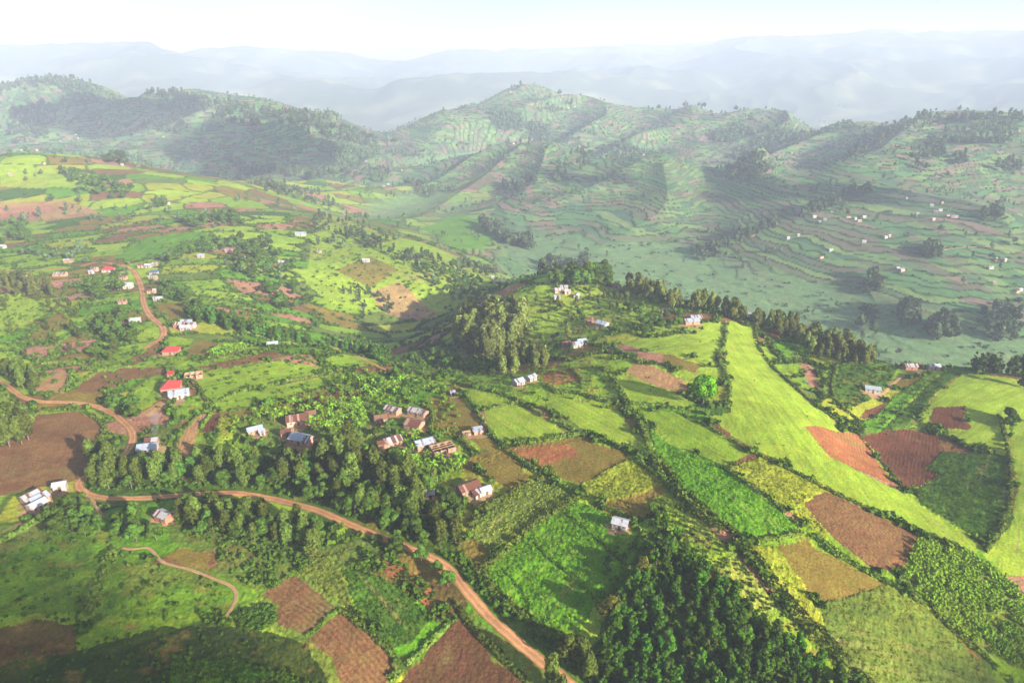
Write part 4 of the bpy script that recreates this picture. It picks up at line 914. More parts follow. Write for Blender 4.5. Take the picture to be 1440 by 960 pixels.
# ------------------------------------------------------------------ trees : (kind, label, outline or line, width or None, count, spacing, height range)
G = [
 ('euc','tall eucalyptus in the dark wood between the farm cluster and the dirt road',[(430,650),(480,640),(540,648),(590,672),(640,700),(652,722),(640,766),(600,770),(548,752),(500,735),(452,715),(425,690)],None,44,4.2,(5,16)),
 ('broad','dark round crowned tree in the wood above the dirt road',[(480,690),(600,690),(648,725),(640,768),(600,772),(545,752),(490,728)],None,26,4.5,(6,12)),
 ('broad','dark bushy tree mixed into the wood between the farm cluster and the dirt road',[(430,650),(480,640),(540,648),(590,672),(640,700),(652,722),(640,766),(600,770),(548,752),(500,735),(452,715),(425,690)],None,36,4.0,(5,10)),
 ('euc','eucalyptus in the wood above the left stretch of the dirt road',[(122,676),(160,655),(200,650),(300,655),(430,650),(420,686),(330,684),(230,688),(140,690)],None,30,4.2,(6,12)),
 ('euc','dark slender tree in the belt just below the dirt road',[(255,726),(330,722),(400,738),(452,748),(445,785),(400,768),(330,758),(260,748)],None,26,3.8,(6,10)),
 ('broad','bushy tree in the wood above the left stretch of the dirt road',[(122,676),(160,655),(200,650),(300,655),(430,650),(420,686),(330,684),(230,688),(140,690)],None,30,4.2,(5,9)),
 ('broad','bushy tree in the belt just below the dirt road',[(255,726),(330,722),(400,738),(452,748),(445,785),(400,768),(330,758),(260,748)],None,22,3.8,(5,9)),
 ('broad','dark bushy tree beside the lower left huts',[(68,732),(110,716),(138,724),(142,748),(110,758),(68,754)],None,18,3.8,(6,8.5)),
 ('broad','dark bushy tree where the footpath leaves the road',[(160,735),(225,726),(240,745),(215,778),(175,768)],None,18,3.8,(6.5,9.5)),
 ('cone','tree of the dark plantation at the lower right',[(888,815),(915,785),(945,778),(975,810),(1018,832),(1058,862),(1080,910),(1090,990),(850,1005),(818,970),(845,925)],None,160,2.9,(4.5,9.5)),
 ('cone','small tree along the upper tail of the lower right plantation',[(912,715),(930,725),(965,770),(988,805),(950,795),(928,760)],None,26,2.6,(2.5,5.5)),
 ('cone','tree at the lower end of the double hedge by the bottom edge',[(1085,905),(1130,915),(1215,975),(1220,1000),(1100,1000)],None,22,3.2,(6,9)),
 ('yel','yellowish crowned tree standing at the edge of the lower right plantation',[(850,872),(858,872),(858,880),(850,880)],None,1,1,(9.5,10)),
 ('yel','yellowish tree at the corner of the vivid green field by the plantation',[(898,808),(905,808),(905,814),(898,814)],None,1,1,(8.5,9)),
 ('euc','tree by the bottom end of the dirt road left of the plantation',[(760,950),(800,930),(835,930),(835,985),(780,985)],None,10,3.5,(7,11)),
 ('euc','tall tree at the left edge beside the road bend',[(-30,600),(20,590),(45,600),(40,622),(0,640),(-30,640)],None,20,3.8,(11,16)),
 ('euc','tree in the group above the left road bend',[(5,535),(50,530),(55,552),(30,556),(5,552)],None,10,4,(9,13)),
 ('euc','light green tall tree right of the round brown field',[(132,650),(165,640),(170,660),(150,672),(132,668)],None,9,4,(10,15)),
 ('broad','dark tree inside the left road bend',[(150,575),(190,568),(192,605),(178,598),(160,580)],None,12,4,(6,9)),
 ('cone','dark tree in the row on the crest below the village road',[(275,447),(320,458),(355,468),(400,480)],9,50,2.6,(9,13)),
 ('cone','dark tree in the row along the ridge road',[(404,478),(440,487),(480,490),(515,496),(532,506)],8,48,2.4,(9,13)),
 ('broad','tree on the sunny slope above the ridge row',[(335,350),(370,335),(400,360),(435,405),(435,440),(395,440),(360,400),(335,390)],None,80,5,(7,12)),
 ('broad','tree in the belt around the domed green field',[(232,362),(290,342),(340,338),(345,350),(290,358),(240,372)],None,34,5,(8,13)),
 ('broad','tree beside the houses left of the village road',[(125,398),(165,392),(172,410),(150,425),(128,420)],None,16,4.5,(7,11)),
 ('broad','dark tree on the slope below the village houses',[(140,450),(170,440),(200,462),(198,488),(160,488),(138,470)],None,22,4.5,(6,10)),
 ('pale','tree in the grove at the far left roadside',[(-20,402),(30,396),(72,398),(75,416),(30,420),(-20,420)],None,30,4.2,(8,12)),
 ('broad','tree behind the houses right of the village road',[(222,402),(245,400),(275,425),(300,452),(280,450),(255,428),(225,418)],None,24,4.2,(6,10)),
 ('pale','tall pale eucalyptus in the grove left of the hilltop hamlet',[(640,478),(652,462),(690,452),(730,448),(742,465),(725,488),(690,505),(655,500)],None,70,3.6,(13,21)),
 ('pale','eucalyptus in the small grove above the twin tin roofed houses',[(697,520),(720,508),(760,506),(768,520),(730,530),(700,532)],None,26,3.2,(9,14)),
 ('broad','large round dark tree on the crest behind the hilltop hamlet',[(782,405),(815,396),(850,396),(858,404),(820,408),(790,412)],None,18,5.5,(14,20)),
 ('pale','tree in the wood on the crest right of the hilltop hamlet',[(892,412),(925,407),(962,414),(985,428),(945,436),(900,432)],None,30,4.4,(7,15)),
 ('pale','tree in the long belt running down the right crest',[(880,412),(925,424),(960,432),(1000,438),(1040,452),(1085,462),(1120,470),(1150,484),(1190,499),(1215,508)],10,84,3.4,(6,15)),
 ('broad','low bushy tree mixed into the long belt on the right crest',[(880,412),(960,432),(1040,452),(1120,470),(1190,499),(1225,510)],14,46,3.2,(4,8)),
 ('pale','tree at the lower end of the crest belt above the gully',[(1100,470),(1150,488),(1190,500),(1240,512),(1215,517),(1165,508),(1120,488)],None,30,3.8,(6,12)),
 ('broad','small tree among the hilltop gardens',[(725,430),(780,410),(870,412),(890,450),(850,475),(780,490),(730,470)],None,34,5,(3.5,7.5)),
 ('pale','pale leafy tree among the hilltop gardens',[(725,425),(780,405),(870,408),(900,440),(850,470),(780,480),(730,465)],None,34,5,(4,9)),
 ('broad','small tree in the gardens left of the long tin roofs',[(880,435),(960,440),(955,465),(890,475)],None,26,4.5,(5,9)),
 ('broad','small tree on the valley side of the sunny slope',[(585,372),(640,378),(680,400),(670,425),(620,415),(590,390)],None,44,6,(6,11)),
 ('broad','tree in the shaded hollow left of the pale eucalyptus grove',[(560,500),(600,480),(640,490),(640,515),(590,520)],None,26,5,(4,8)),
 ('broad','tree among the gardens and banana plants of the farms',[(340,575),(470,560),(560,556),(640,600),(660,660),(560,650),(440,645),(340,640)],None,20,6,(4,8)),
 ('broad','tree in the thicket behind the middle farm cluster',[(470,530),(560,525),(640,540),(640,556),(560,562),(480,560)],None,13,5,(4,8)),
 ('broad','dark tree at the right edge behind the grassy knoll',[(1425,535),(1445,532),(1455,545),(1430,545)],None,5,4,(9,12)),
 ('broad','dark tree beside the wall like hedge at the right edge',[(1415,590),(1428,585),(1432,600),(1418,604)],None,3,3,(7,9)),
 ('round','single round bright green tree standing alone in the hilltop pasture',[(985,571),(989,571),(989,575),(985,575)],None,1,1,(17.0,17.1)),
 ('broad','dark tree hiding the back of the middle farm cluster',[(565,600),(572,600),(572,604),(565,604)],None,2,2,(8,9)),
 ('broad','single roadside tree on the lower right stretch of road',[(497,745),(640,812),(655,835),(648,838),(540,770),(495,750)],None,10,7,(6,9)),
 ('broad','small tree along the verge below the vivid green field',[(605,800),(640,795),(690,850),(740,895),(730,905),(660,850)],None,14,4,(4,7)),
 ('euc','bushy tree among the fields of the upper left slope',[(0,420),(140,420),(200,500),(120,520),(0,500)],None,22,9,(5,9)),
 ('broad','dark tree near the top left meadow',[(0,318),(40,312),(45,340),(0,348)],None,20,6,(8,12)),
 ('broad','dark tree in the clump on the bright upper left field',[(205,290),(230,282),(235,292),(215,298)],None,10,6,(9,13)),
 ('broad','dark tree in the hedge line along the upper left slope',[(255,315),(330,300),(345,318),(270,322)],None,36,6,(8,13)),
 ('broad','tree on the wooded bank of the upper left meadow',[(85,240),(140,252),(190,270),(180,285),(120,272)],None,40,7,(9,14)),
]
allpts = []; gr = np.random.default_rng(11)
for kd, lab, shp, width, n, mind, hr in G:
    pts = scatter(shp, n, mind, gr) if width is None else band(shp, width, n, mind, gr)
    for q in pts:
        if by_house(q, 1.2): continue
        h = gr.uniform(*hr)
        if n > 2 and hides_house(q, h):
            if gr.random() < .75: continue
            h *= .5
        allpts.append((kd, lab, q[0], q[1], h))
def plural(l):
    import re
    return re.sub(r'\btree\b', 'trees', l, count=1) if re.search(r'\btree\b', l) else l.replace('eucalyptus', 'eucalyptus trees', 1)
cnt = {}
order = sorted(range(len(allpts)), key=lambda k: math.hypot(allpts[k][2], allpts[k][3]) / allpts[k][4])
extra = []; nlab = {}
for k in order: nlab[allpts[k][1]] = nlab.get(allpts[k][1], 0) + 1
for k in order:
    kd, lab, x, y, h = allpts[k]; nm = KIND[kd][0]; cnt[nm] = cnt.get(nm, 0) + 1
    if cnt[nm] > 298: extra.append(allpts[k]); continue
    h0, cm, tm, jm, lo, lo3 = PROTO[kd][gr.integers(len(PROTO[kd]))]; s_ = h / h0; z = float(zat(x, y)) + CZ; ws_ = s_ * gr.uniform(.85, 1.2) if kd != 'round' else s_ * .72
    loc = (x, y, z); rz = gr.uniform(0, 6.28)
    if math.hypot(x, y) < 330:
        e = bpy.data.objects.new(nm, None); COL.objects.link(e); e.location = loc; e.rotation_euler = (0, 0, rz); e.scale = (ws_, ws_, s_)
        link('trunk', tm, parent=e); link('crown', cm, parent=e)
    else: e = link(nm, jm, loc, rz, scale=(ws_, ws_, s_))
    tag(e, lab, 'tree', plural(lab) if nlab[lab] > 1 else None)

# ------------------------------------------------------------------ masses of vegetation nobody could count
def place_many(protos, pts, hs, r):
    V = []; F = []; T_ = []; off = 0
    which = r.integers(len(protos), size=len(pts)); an = r.uniform(0, 6.28, len(pts)); zs = zat(np.array([p[0] for p in pts]), np.array([p[1] for p in pts])) + CZ
    P2 = np.array(pts)[:, :2]
    for w in range(len(protos)):
        m = which == w
        if not m.any(): continue
        h0, pv, pf, pt = protos[w]; s = (np.array(hs)[m] / h0)[:, None, None]; c = np.cos(an[m])[:, None]; d = np.sin(an[m])[:, None]
        X_ = pv[None, :, 0] * c - pv[None, :, 1] * d; Y_ = pv[None, :, 0] * d + pv[None, :, 1] * c
        vv = np.stack([X_, Y_, np.broadcast_to(pv[None, :, 2], X_.shape)], -1) * s + np.concatenate([P2[m], zs[m][:, None]], 1)[:, None]
        n = m.sum(); ff = pf[None] + (np.arange(n) * len(pv))[:, None, None] + off
        V.append(vv.reshape(-1, 3)); F.append(ff.reshape(-1, 4)); T_.append(np.clip((pt[None] + r.normal(size=(n, 1)) * .16), 0, 1).ravel()); off += n * len(pv)
    return np.concatenate(V), np.concatenate(F), np.concatenate(T_)
def stuff(name, protos, pts, hs, mat, r):
    if not len(pts): return
    V, F, t = place_many(protos, pts, hs, r); tag(link(name, mesh(name, V, F, mat, {'tint': ('FACE', 'FLOAT', t)})), kind='stuff')
mid_protos = [(q[0], *q[4]) for k in ('euc', 'broad', 'cone') for q in PROTO[k]]
for kd in PROTO:
    ex = [e for e in extra if e[0] == kd]
    stuff('wood', [(q[0], *q[5]) for q in PROTO[kd]], [(e[2], e[3]) for e in ex], [e[4] for e in ex], KIND[kd][2], gr)
# distant groves and woods on the far slopes
FG = [([(757,388),(770,374),(800,362),(825,368),(828,380),(800,388)],75,(14,22)),
 ([(672,312),(690,318),(725,335),(752,343),(750,352),(715,346),(680,326)],70,(14,20)),
 ([(1262,440),(1290,430),(1292,455),(1265,462)],40,(12,20)),([(1298,462),(1330,455),(1346,475),(1310,482)],44,(12,20)),
 ([(1212,398),(1235,388),(1240,412),(1215,415)],26,(10,16)),([(1205,430),(1235,445),(1230,470),(1205,465)],18,(10,16)),([(1380,440),(1420,435),(1435,480),(1390,485)],46,(10,17)),([(1290,352),(1316,348),(1322,365),(1298,368)],26,(10,16)),
 ([(1378,300),(1408,298),(1405,312),(1380,314)],20,(10,16)),([(1020,240),(1075,222),(1080,245),(1045,260),(1018,254)],60,(12,18)),
 ([(1282,226),(1318,204),(1330,222),(1300,246),(1282,244)],50,(14,20)),([(1335,222),(1360,215),(1358,232),(1338,236)],22,(12,18)),([(1402,236),(1440,220),(1440,244),(1405,248)],24,(12,18)),
 ([(978,362),(1000,348),(1030,338),(1080,318),(1090,322),(1030,346),(990,370)],60,(12,18)),([(1120,300),(1170,285),(1215,268),(1225,272),(1170,295),(1125,310)],70,(12,18)),
 ([(1365,520),(1440,525),(1440,545),(1370,535)],40,(10,16)),([(1185,210),(1240,185),(1320,168),(1330,174),(1260,196),(1195,226)],140,(14,22)),([(1330,168),(1440,166),(1440,174),(1330,174)],70,(12,22)),
 ([(700,262),(735,250),(760,262),(730,270)],26,(12,18)),([(775,240),(800,222),(840,218),(830,234),(790,250)],50,(12,18)),([(560,255),(585,258),(610,272),(600,278)],30,(12,18)),([(530,215),(600,215),(600,222),(540,220)],30,(10,16)),
 ([(200,175),(240,168),(270,185),(225,195)],110,(14,22)),([(95,150),(130,130),(140,150),(110,165)],90,(14,22)),([(10,160),(60,140),(70,165),(20,178)],110,(14,22)),([(0,178),(60,170),(80,190),(20,205)],110,(14,22)),
 ([(270,150),(340,148),(440,160),(470,168),(440,180),(360,182),(290,165)],260,(14,24)),([(140,128),(260,132),(300,142),(260,150),(160,140)],180,(14,22)),([(0,122),(140,122),(130,132),(0,134)],150,(14,22)),([(400,172),(480,178),(560,200),(540,212),(470,200)],170,(14,22)),
 ([(300,222),(420,235),(460,250),(430,256),(320,236)],170,(12,20)),([(150,215),(185,232),(170,236),(130,222)],50,(12,20)),([(330,245),(420,268),(480,290),(450,292),(370,270)],90,(9,16)),
 ([(440,245),(480,232),(540,240),(560,256),(470,262)],80,(10,16)),([(640,150),(660,135),(730,122),(800,140),(830,155),(800,152),(730,132)],120,(12,22)),([(900,160),(985,150),(1060,158),(1200,175),(1190,182),(1040,168),(900,170)],170,(12,22)),
 ([(640,205),(720,200),(900,208),(1150,214),(1150,220),(900,216),(700,212)],170,(9,18)),([(1130,160),(1190,152),(1215,178),(1150,168)],60,(12,22)),
 ([(490,330),(560,350),(640,372),(700,382),(690,390),(600,380),(500,350)],70,(6,11)),([(440,300),(520,320),(560,345),(500,350),(440,330)],60,(6,11)),([(480,410),(540,395),(560,440),(500,450)],26,(4,8))]
gp = []; gh = []
for poly, n, hr in FG:
    w = at(poly); n = int(n * (.55 if np.hypot(w[:, 0], w[:, 1]).mean() > 1400 else 1)); mn = w.min(0); mx = w.max(0); q = gr.uniform(mn[:2], mx[:2], (n * 30, 2)); q = q[inpoly(q[:, 0], q[:, 1], w)][:n]
    gp += [tuple(a) for a in q]; gh += list(gr.uniform(*hr, len(q)))
stuff('far_wood', mid_protos, gp, gh, M_FARV, gr)
# small bushes
def bush_proto(seed, n, leaf):
    r = np.random.default_rng(seed); pf = [(*(r.normal(size=2) * .45), .55 + .35 * r.random(), .5, .5, .5) for _ in range(4)]
    V, F, t = puff_cloud(pf, n, leaf, r, .05); return (1.4, V, F, t)
BUSH = [bush_proto(300 + k, 46, .40) for k in range(4)]; BUSHLO = [bush_proto(320 + k, 16, .75) for k in range(4)]
def rand_pts(poly, n, r, avoid=True):
    w = at(poly); mn = w.min(0); mx = w.max(0); q = r.uniform(mn[:2], mx[:2], (int(n * 6), 2)); q = q[inpoly(q[:, 0], q[:, 1], w)][:n]
    if avoid: q = np.array([p for p in q if not on_road(p, 1.0) and not by_house(p, .6)]).reshape(-1, 2)
    return q
BZ = [([(1030,452),(1065,457),(1180,605),(1165,640),(1290,712),(1190,695),(1030,612)],14,(.3,.8)),([(873,480),(1010,455),(1015,500),(980,570),(880,568)],30,(.3,1.0)),
 ([(300,590),(430,570),(520,560),(640,556),(660,650),(640,690),(560,650),(440,640),(330,640)],10,(.8,2.6)),
 
 ([(115,690),(200,645),(430,645),(640,690),(650,770),(560,760),(450,712),(330,690)],900,(.7,2.2)),
 ([(235,735),(330,735),(450,760),(440,800),(380,830),(330,815),(300,775)],330,(.5,1.8)),
 ([(-40,745),(150,745),(240,790),(330,830),(330,870),(150,880),(-40,880)],260,(.4,1.5)),
 ([(330,862),(382,850),(392,870),(365,888),(335,884)],260,(.6,1.4)),
 ([(230,935),(330,925),(440,960),(440,1000),(230,1000)],520,(.5,1.4)),
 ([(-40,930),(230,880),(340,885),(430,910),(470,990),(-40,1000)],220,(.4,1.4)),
 ([(555,520),(640,470),(720,490),(740,512),(700,524),(640,532),(570,530)],420,(.8,2.8)),
 ([(720,425),(780,402),(880,402),(905,450),(860,478),(760,495),(720,475)],380,(.6,2.4)),
 ([(870,440),(965,432),(1020,438),(1010,452),(960,470),(880,478)],170,(.8,2.4)),
 ([(650,530),(860,500),(870,545),(770,560),(690,548)],160,(.6,1.8)),
 ([(1167,515),(1267,516),(1240,552),(1193,580),(1167,570)],260,(.6,2.0)),
 ([(1100,480),(1180,512),(1168,560),(1140,540)],110,(.6,1.8)),
 ([(1210,592),(1330,520),(1300,600),(1240,612)],170,(.5,1.3)),
 ([(610,780),(655,775),(690,835),(800,905),(850,960),(800,965),(700,875)],330,(.6,2.0)),
 ([(505,770),(570,795),(615,830),(650,880),(610,880),(560,820),(510,800)],160,(.5,1.8)),
 ([(850,790),(930,700),(960,760),(1080,860),(1120,920),(1220,990),(800,995),(830,920)],420,(.6,2.0)),
 ([(905,712),(950,690),(1000,745),(1060,810),(1130,890),(1110,905),(1060,870),(985,790),(930,740)],420,(.4,1.0)),
 ([(185,600),(243,650),(243,700),(190,650)],90,(.6,2.0)),([(0,430),(230,430),(215,500),(100,540),(0,540)],420,(.7,2.4)),([(0,380),(230,385),(230,430),(0,425)],200,(.8,2.4)),
 ([(230,380),(340,360),(450,470),(400,478),(300,450)],520,(.7,2.6)),([(440,330),(560,350),(660,400),(640,430),(540,450),(440,440)],420,(.8,2.6)),
 ([(100,505),(270,500),(480,500),(520,540),(440,570),(300,580),(170,570)],420,(.6,1.8)),([(0,300),(420,300),(460,330),(330,380),(0,378)],260,(.9,3.2))]
bp = []; bh = []
for poly, n, hr in BZ:
    q = rand_pts(poly, n, gr); bp += [tuple(a) for a in q]; bh += list(hr[0] + (hr[1] - hr[0]) * gr.random(len(q)) ** 1.8)
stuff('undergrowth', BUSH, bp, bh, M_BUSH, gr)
bp = []; bh = []
for poly, n, hr in [([(300,590),(430,570),(520,560),(640,556),(660,650),(640,690),(560,650),(440,640),(330,640)],560,(.5,2.2)),([(470,525),(560,522),(645,540),(640,556),(560,562),(480,562)],260,(.6,2.2)),([(725,430),(780,404),(880,404),(905,450),(860,478),(760,495),(725,475)],240,(.5,2.0))]:
    q = rand_pts(poly, n, gr); bp += [tuple(a) for a in q]; bh += list(hr[0] + (hr[1] - hr[0]) * gr.random(len(q)) ** 1.8)
stuff('garden_bushes', BUSH, bp, bh, M_GARDEN, gr)
# bushes on the plot edges (near) and on the terrace edges (far)
ii = np.nonzero((edge < 2.0) & (RCb > 150) & (RCb < 900) & (fid < 0) & (np.abs(THb) < .72) & ~zmask & ~terc[..., 0])
sel = gr.choice(len(ii[0]), min(9000, len(ii[0])), replace=False, p=(RCb[ii] ** 2 / (RCb[ii] ** 2).sum())); q = np.stack([XC[ii][sel], YC[ii][sel]], 1)
q = np.array([p for p in q if not on_road(p, .8) and not by_house(p, .8)])
stuff('plot_edge_bushes', BUSHLO, [tuple(a) for a in q], gr.uniform(.8, 2.4, len(q)), M_BUSH, gr)
ii = np.nonzero(terc[..., 0] & (rim[..., 0] > .6) & (np.abs(THb) < .72) & (RCb < 2700) & (RCb > 560))
sel = gr.choice(len(ii[0]), min(9000, len(ii[0])), replace=False, p=(RCb[ii] ** 2 / (RCb[ii] ** 2).sum())); q = np.stack([XC[ii][sel], YC[ii][sel]], 1) + gr.normal(size=(len(sel), 2)) * .8
stuff('terrace_edge_bushes', BUSHLO, [tuple(a) for a in q], gr.uniform(.8, 2.6, len(q)), M_FARV, gr)
ii = np.nonzero((wood > .5) & (np.abs(THb) < .72) & (RCb < 3600))
sel = gr.choice(len(ii[0]), min(5000, len(ii[0])), replace=False, p=(RCb[ii] ** 2 / (RCb[ii] ** 2).sum())); q = np.stack([XC[ii][sel], YC[ii][sel]], 1) + gr.normal(size=(len(sel), 2)) * 3
stuff('hillside_wood', mid_protos, [tuple(a) for a in q], gr.uniform(8, 17, len(q)), M_FARV, gr)
ii = np.nonzero((RCb > 620) & (np.abs(THb) < .72) & (RCb < 3200) & (wood < .5) & (vnoise_ := fbm(XC / 130, YC / 130, 3, 140) > .12))
sel = gr.choice(len(ii[0]), min(2400, len(ii[0])), replace=False, p=(RCb[ii] ** 2 / (RCb[ii] ** 2).sum())); q = np.stack([XC[ii][sel], YC[ii][sel]], 1) + gr.normal(size=(len(sel), 2)) * 3
stuff('scattered_far_trees', mid_protos, [tuple(a) for a in q], gr.uniform(4, 12, len(q)), M_FARV, gr)
# crops
def tuft(seed, hh, n):
    r = np.random.default_rng(seed); V = []; F = []
    for k in range(n):
        a = 6.283 * k / n + r.uniform(-.4, .4); d = np.array([math.cos(a), math.sin(a)]); sd = np.array([-d[1], d[0]]) * .10 * hh; le = .42 * hh * r.uniform(.8, 1.2); z0 = .15 * hh + .5 * hh * k / n
        o_ = len(V); p0 = d * .02; p1 = d * le * .55; p2 = d * le
        V += [(*(p0 - sd * .5), z0), (*(p0 + sd * .5), z0), (*(p1 - sd), z0 + .42 * hh), (*(p1 + sd), z0 + .42 * hh), (*(p2 - sd * .3), z0 + .30 * hh), (*(p2 + sd * .3), z0 + .30 * hh)]
        F += [(o_, o_ + 1, o_ + 3, o_ + 2), (o_ + 2, o_ + 3, o_ + 5, o_ + 4)]
    return (hh, np.array(V, float), np.array(F), np.full(len(F), .5))
TALL = [tuft(400 + k, 1.6, 6) for k in range(4)]
LOWB = [bush_proto(340 + k, 7, .42) for k in range(4)]
for k, f in enumerate(FIELDS):
    if f[3] == 0: continue
    w = FW[k]; area = .5 * abs(np.dot(w[:, 0], np.roll(w[:, 1], 1)) - np.dot(w[:, 1], np.roll(w[:, 0], 1)))
    dens = {1: .55, 2: .55, 3: .85}[f[3]]; n = int(min(5200, area * dens)); mn = w.min(0); mx = w.max(0)
    q = gr.uniform(mn[:2], mx[:2], (n * 4, 2)); q = q[inpoly(q[:, 0], q[:, 1], w)][:n]
    q = np.array([p for p in q if not on_road(p, .6) and not by_house(p, .4)]).reshape(-1, 2)
    bare = fbm(q[:, 0] / 7, q[:, 1] / 7, 3, 120) < .30; q = q[bare]
    if f[3] == 3: stuff('maize_crop', TALL, [tuple(a) for a in q], gr.uniform(1.8, 2.9, len(q)), M_MAIZE, gr)
    else: stuff('leafy_crop', LOWB, [tuple(a) for a in q], gr.uniform(.45, .95, len(q)) * (1 if f[3] == 1 else .8), {'crop': M_CROP, 'deep': M_CROPD}.get(f[1], M_CROPY) if True else M_BUSH, gr)

# ------------------------------------------------------------------ hedges
HEDGES = [
 ('left line of the long double hedge running down the middle of the hill',2.3,2.7,[(843,517),(862,533),(876,560),(890,583),(905,607),(916,640),(925,668),(946,690),(958,698),(980,721),(1012,748),(1046,774),(1069,808),(1099,848),(1126,878),(1152,904),(1186,934),(1206,958),(1225,985)]),
 ('right line of the long double hedge beside the narrow earth track',1.6,1.8,[(928,645),(952,684),(990,716),(1024,742),(1056,770),(1080,805),(1110,843),(1136,872),(1163,900),(1196,930),(1240,985)]),
 ('hedge along the left side of the brown square field down to the bottom right',1.4,1.8,[(1017,657),(1043,677),(1090,707),(1120,740),(1147,757),(1173,777),(1210,800),(1243,817),(1277,837),(1313,860),(1347,893),(1377,917),(1403,940),(1440,980)]),
 ('curved hedge between the smooth slope and the square brown field',1.3,1.6,[(960,583),(1013,610),(1060,637),(1110,660),(1160,687),(1207,710),(1250,727),(1293,747),(1333,763),(1370,783),(1397,803),(1427,833),(1455,858)]),
 ('pale leafy cross hedge above the long olive field',1.3,1.8,[(1050,763),(1070,761),(1093,757),(1137,748)]),
 ('broad leafy hedge between the dark crop and the vivid green field',1.5,2.8,[(677,802),(713,773),(743,743),(773,723),(813,700)]),
 ('leafy hedge on the upper left side of the dark crop field',1.6,3.0,[(660,742),(680,713),(713,697),(763,673)]),
 ('hedge along the right side of the olive stubble field',1.4,1.6,[(647,547),(667,573),(680,597),(700,620),(718,637),(747,660),(780,677),(813,697),(840,710),(867,720),(893,737),(908,758)]),
 ('long hedge from the hilltop down across the bright pastures',1.5,1.9,[(647,540),(693,550),(733,565),(763,587),(800,603),(833,613),(880,633),(910,658),(937,677)]),
 ('short pale hedge across the top of the bright square pasture',1.2,1.6,[(680,577),(705,572),(727,567)]),
 ('pale leafy hedge under the bright square pasture',1.4,2.2,[(705,624),(740,622),(773,620),(817,610)]),
 ('bushy hedge above the long bright pasture',1.8,2.6,[(770,541),(782,555),(800,550),(833,560),(870,570)]),
 ('short hedge right of the red plot behind the twin houses',1.3,1.6,[(800,517),(817,533),(820,548)]),
 ('bushy hedge beside the pinkish hilltop strip',1.6,2.4,[(863,483),(868,495),(882,500),(893,505)]),
 ('hedge along the foot of the lone tree pasture',1.3,1.9,[(877,567),(913,570),(945,573),(975,576),(1000,580)]),
 ('sparse hedge between the hilltop pasture and the smooth slope',1.6,1.9,[(1020,453),(1020,480),(1008,507),(1022,525),(1027,553),(1022,575)]),
 ('dark hedge in the fold running down the smooth slope',1.2,1.6,[(1062,460),(1066,487),(1083,512),(1107,535),(1127,555),(1153,575),(1178,592)]),
 ('hedge along the floor of the gully',1.3,1.6,[(1177,512),(1167,553),(1187,577),(1210,592),(1214,608)]),
 ('curved hedge around the dark green bowl at the right edge',1.5,1.6,[(1405,585),(1416,620),(1421,660),(1422,707),(1404,753),(1384,775)]),
 ('ragged hedge below the vivid green field',1.5,2.6,[(677,807),(693,833),(727,860),(760,883),(795,905)]),
 ('verge hedge on the lower side of the dirt road',1.2,1.8,[(640,850),(668,887),(688,908),(722,938),(742,960)]),
 ('bright hedge between the red brown field and the crop rows',1.2,1.8,[(547,957),(577,930),(607,900),(640,868)]),
 ('hedge along the edge of the brown furrowed plot',1.1,1.5,[(480,858),(517,887),(553,920),(556,940)]),
 ('hedge above the long brown strip on the left',1.2,1.6,[(103,545),(140,521),(167,518),(187,516)]),
 ('hedge between the tan wedge and the brown strip',1.3,1.6,[(88,552),(98,538),(103,523)]),
 ('hedge bending around the large smooth green field',1.3,1.7,[(262,530),(280,545),(290,563),(293,578)]),
 ('curved hedge between the two green terraces',1.2,1.9,[(293,575),(310,563),(333,552),(400,537),(435,532),(480,520)]),
 ('hedge under the curved green terrace',1.3,2.0,[(310,580),(353,575),(417,559),(460,547),(485,530)]),
 ('hedge from the white roof along the ridge field',1.2,1.7,[(377,490),(413,501),(453,514),(480,520),(520,530)]),
 ('hedge along the thin brown strip',1.1,1.5,[(267,520),(333,519),(400,507)]),
 ('hedge below the green strip on the left',1.4,2.0,[(60,512),(110,509),(130,523),(163,521)]),
 ('hedge climbing the left slope beside the olive field',1.4,1.9,[(33,482),(60,455),(87,424),(93,397)]),
 ('second hedge climbing the left slope',1.3,1.7,[(70,495),(110,462),(140,435)]),
 ('hedge around the small rounded green plot',1.2,1.5,[(183,560),(190,545),(213,533),(233,536)]),
 ('dark edge hedge of the curved tan terrace',1.0,1.2,[(243,640),(251,613),(279,583)]),
 ('dark edge hedge between the two curved terraces',1.0,1.2,[(284,610),(283,597),(298,582)]),
 ('dark bushy hedge dividing the lower left meadow',1.8,3.0,[(113,870),(130,840),(147,807),(160,773)]),
 ('hedge below the lower left huts',1.5,2.2,[(-20,770),(10,757),(33,745),(55,730)]),
 ('dark dividing line in the upper part of the vivid green field',.55,.7,[(790,717),(815,737),(850,768),(883,797)]),
 ('dark dividing line in the middle of the vivid green field',.55,.7,[(747,757),(770,783),(805,812),(838,845)]),
 ('dark dividing line in the lower part of the vivid green field',.45,.6,[(705,798),(730,825),(745,850)]),
 ('dark strip between the two brown ploughed plots',.7,.9,[(430,895),(447,884),(460,868),(475,856)]),
 ('dark seam through the red gully soil',.7,.9,[(1207,609),(1225,632),(1245,655),(1270,686)]),
 ('hedge round the edge of the round brown field',1.2,1.8,[(53,580),(110,575),(150,596),(142,622)]),
 ('hedge around the village roadside field',1.2,1.6,[(228,440),(240,455),(256,452)]),
 ('garden hedge around the olive stubble field corner',1.5,2.2,[(597,567),(612,587),(602,608),(613,612),(647,616),(668,640)]),
]
hr_ = np.random.default_rng(21)
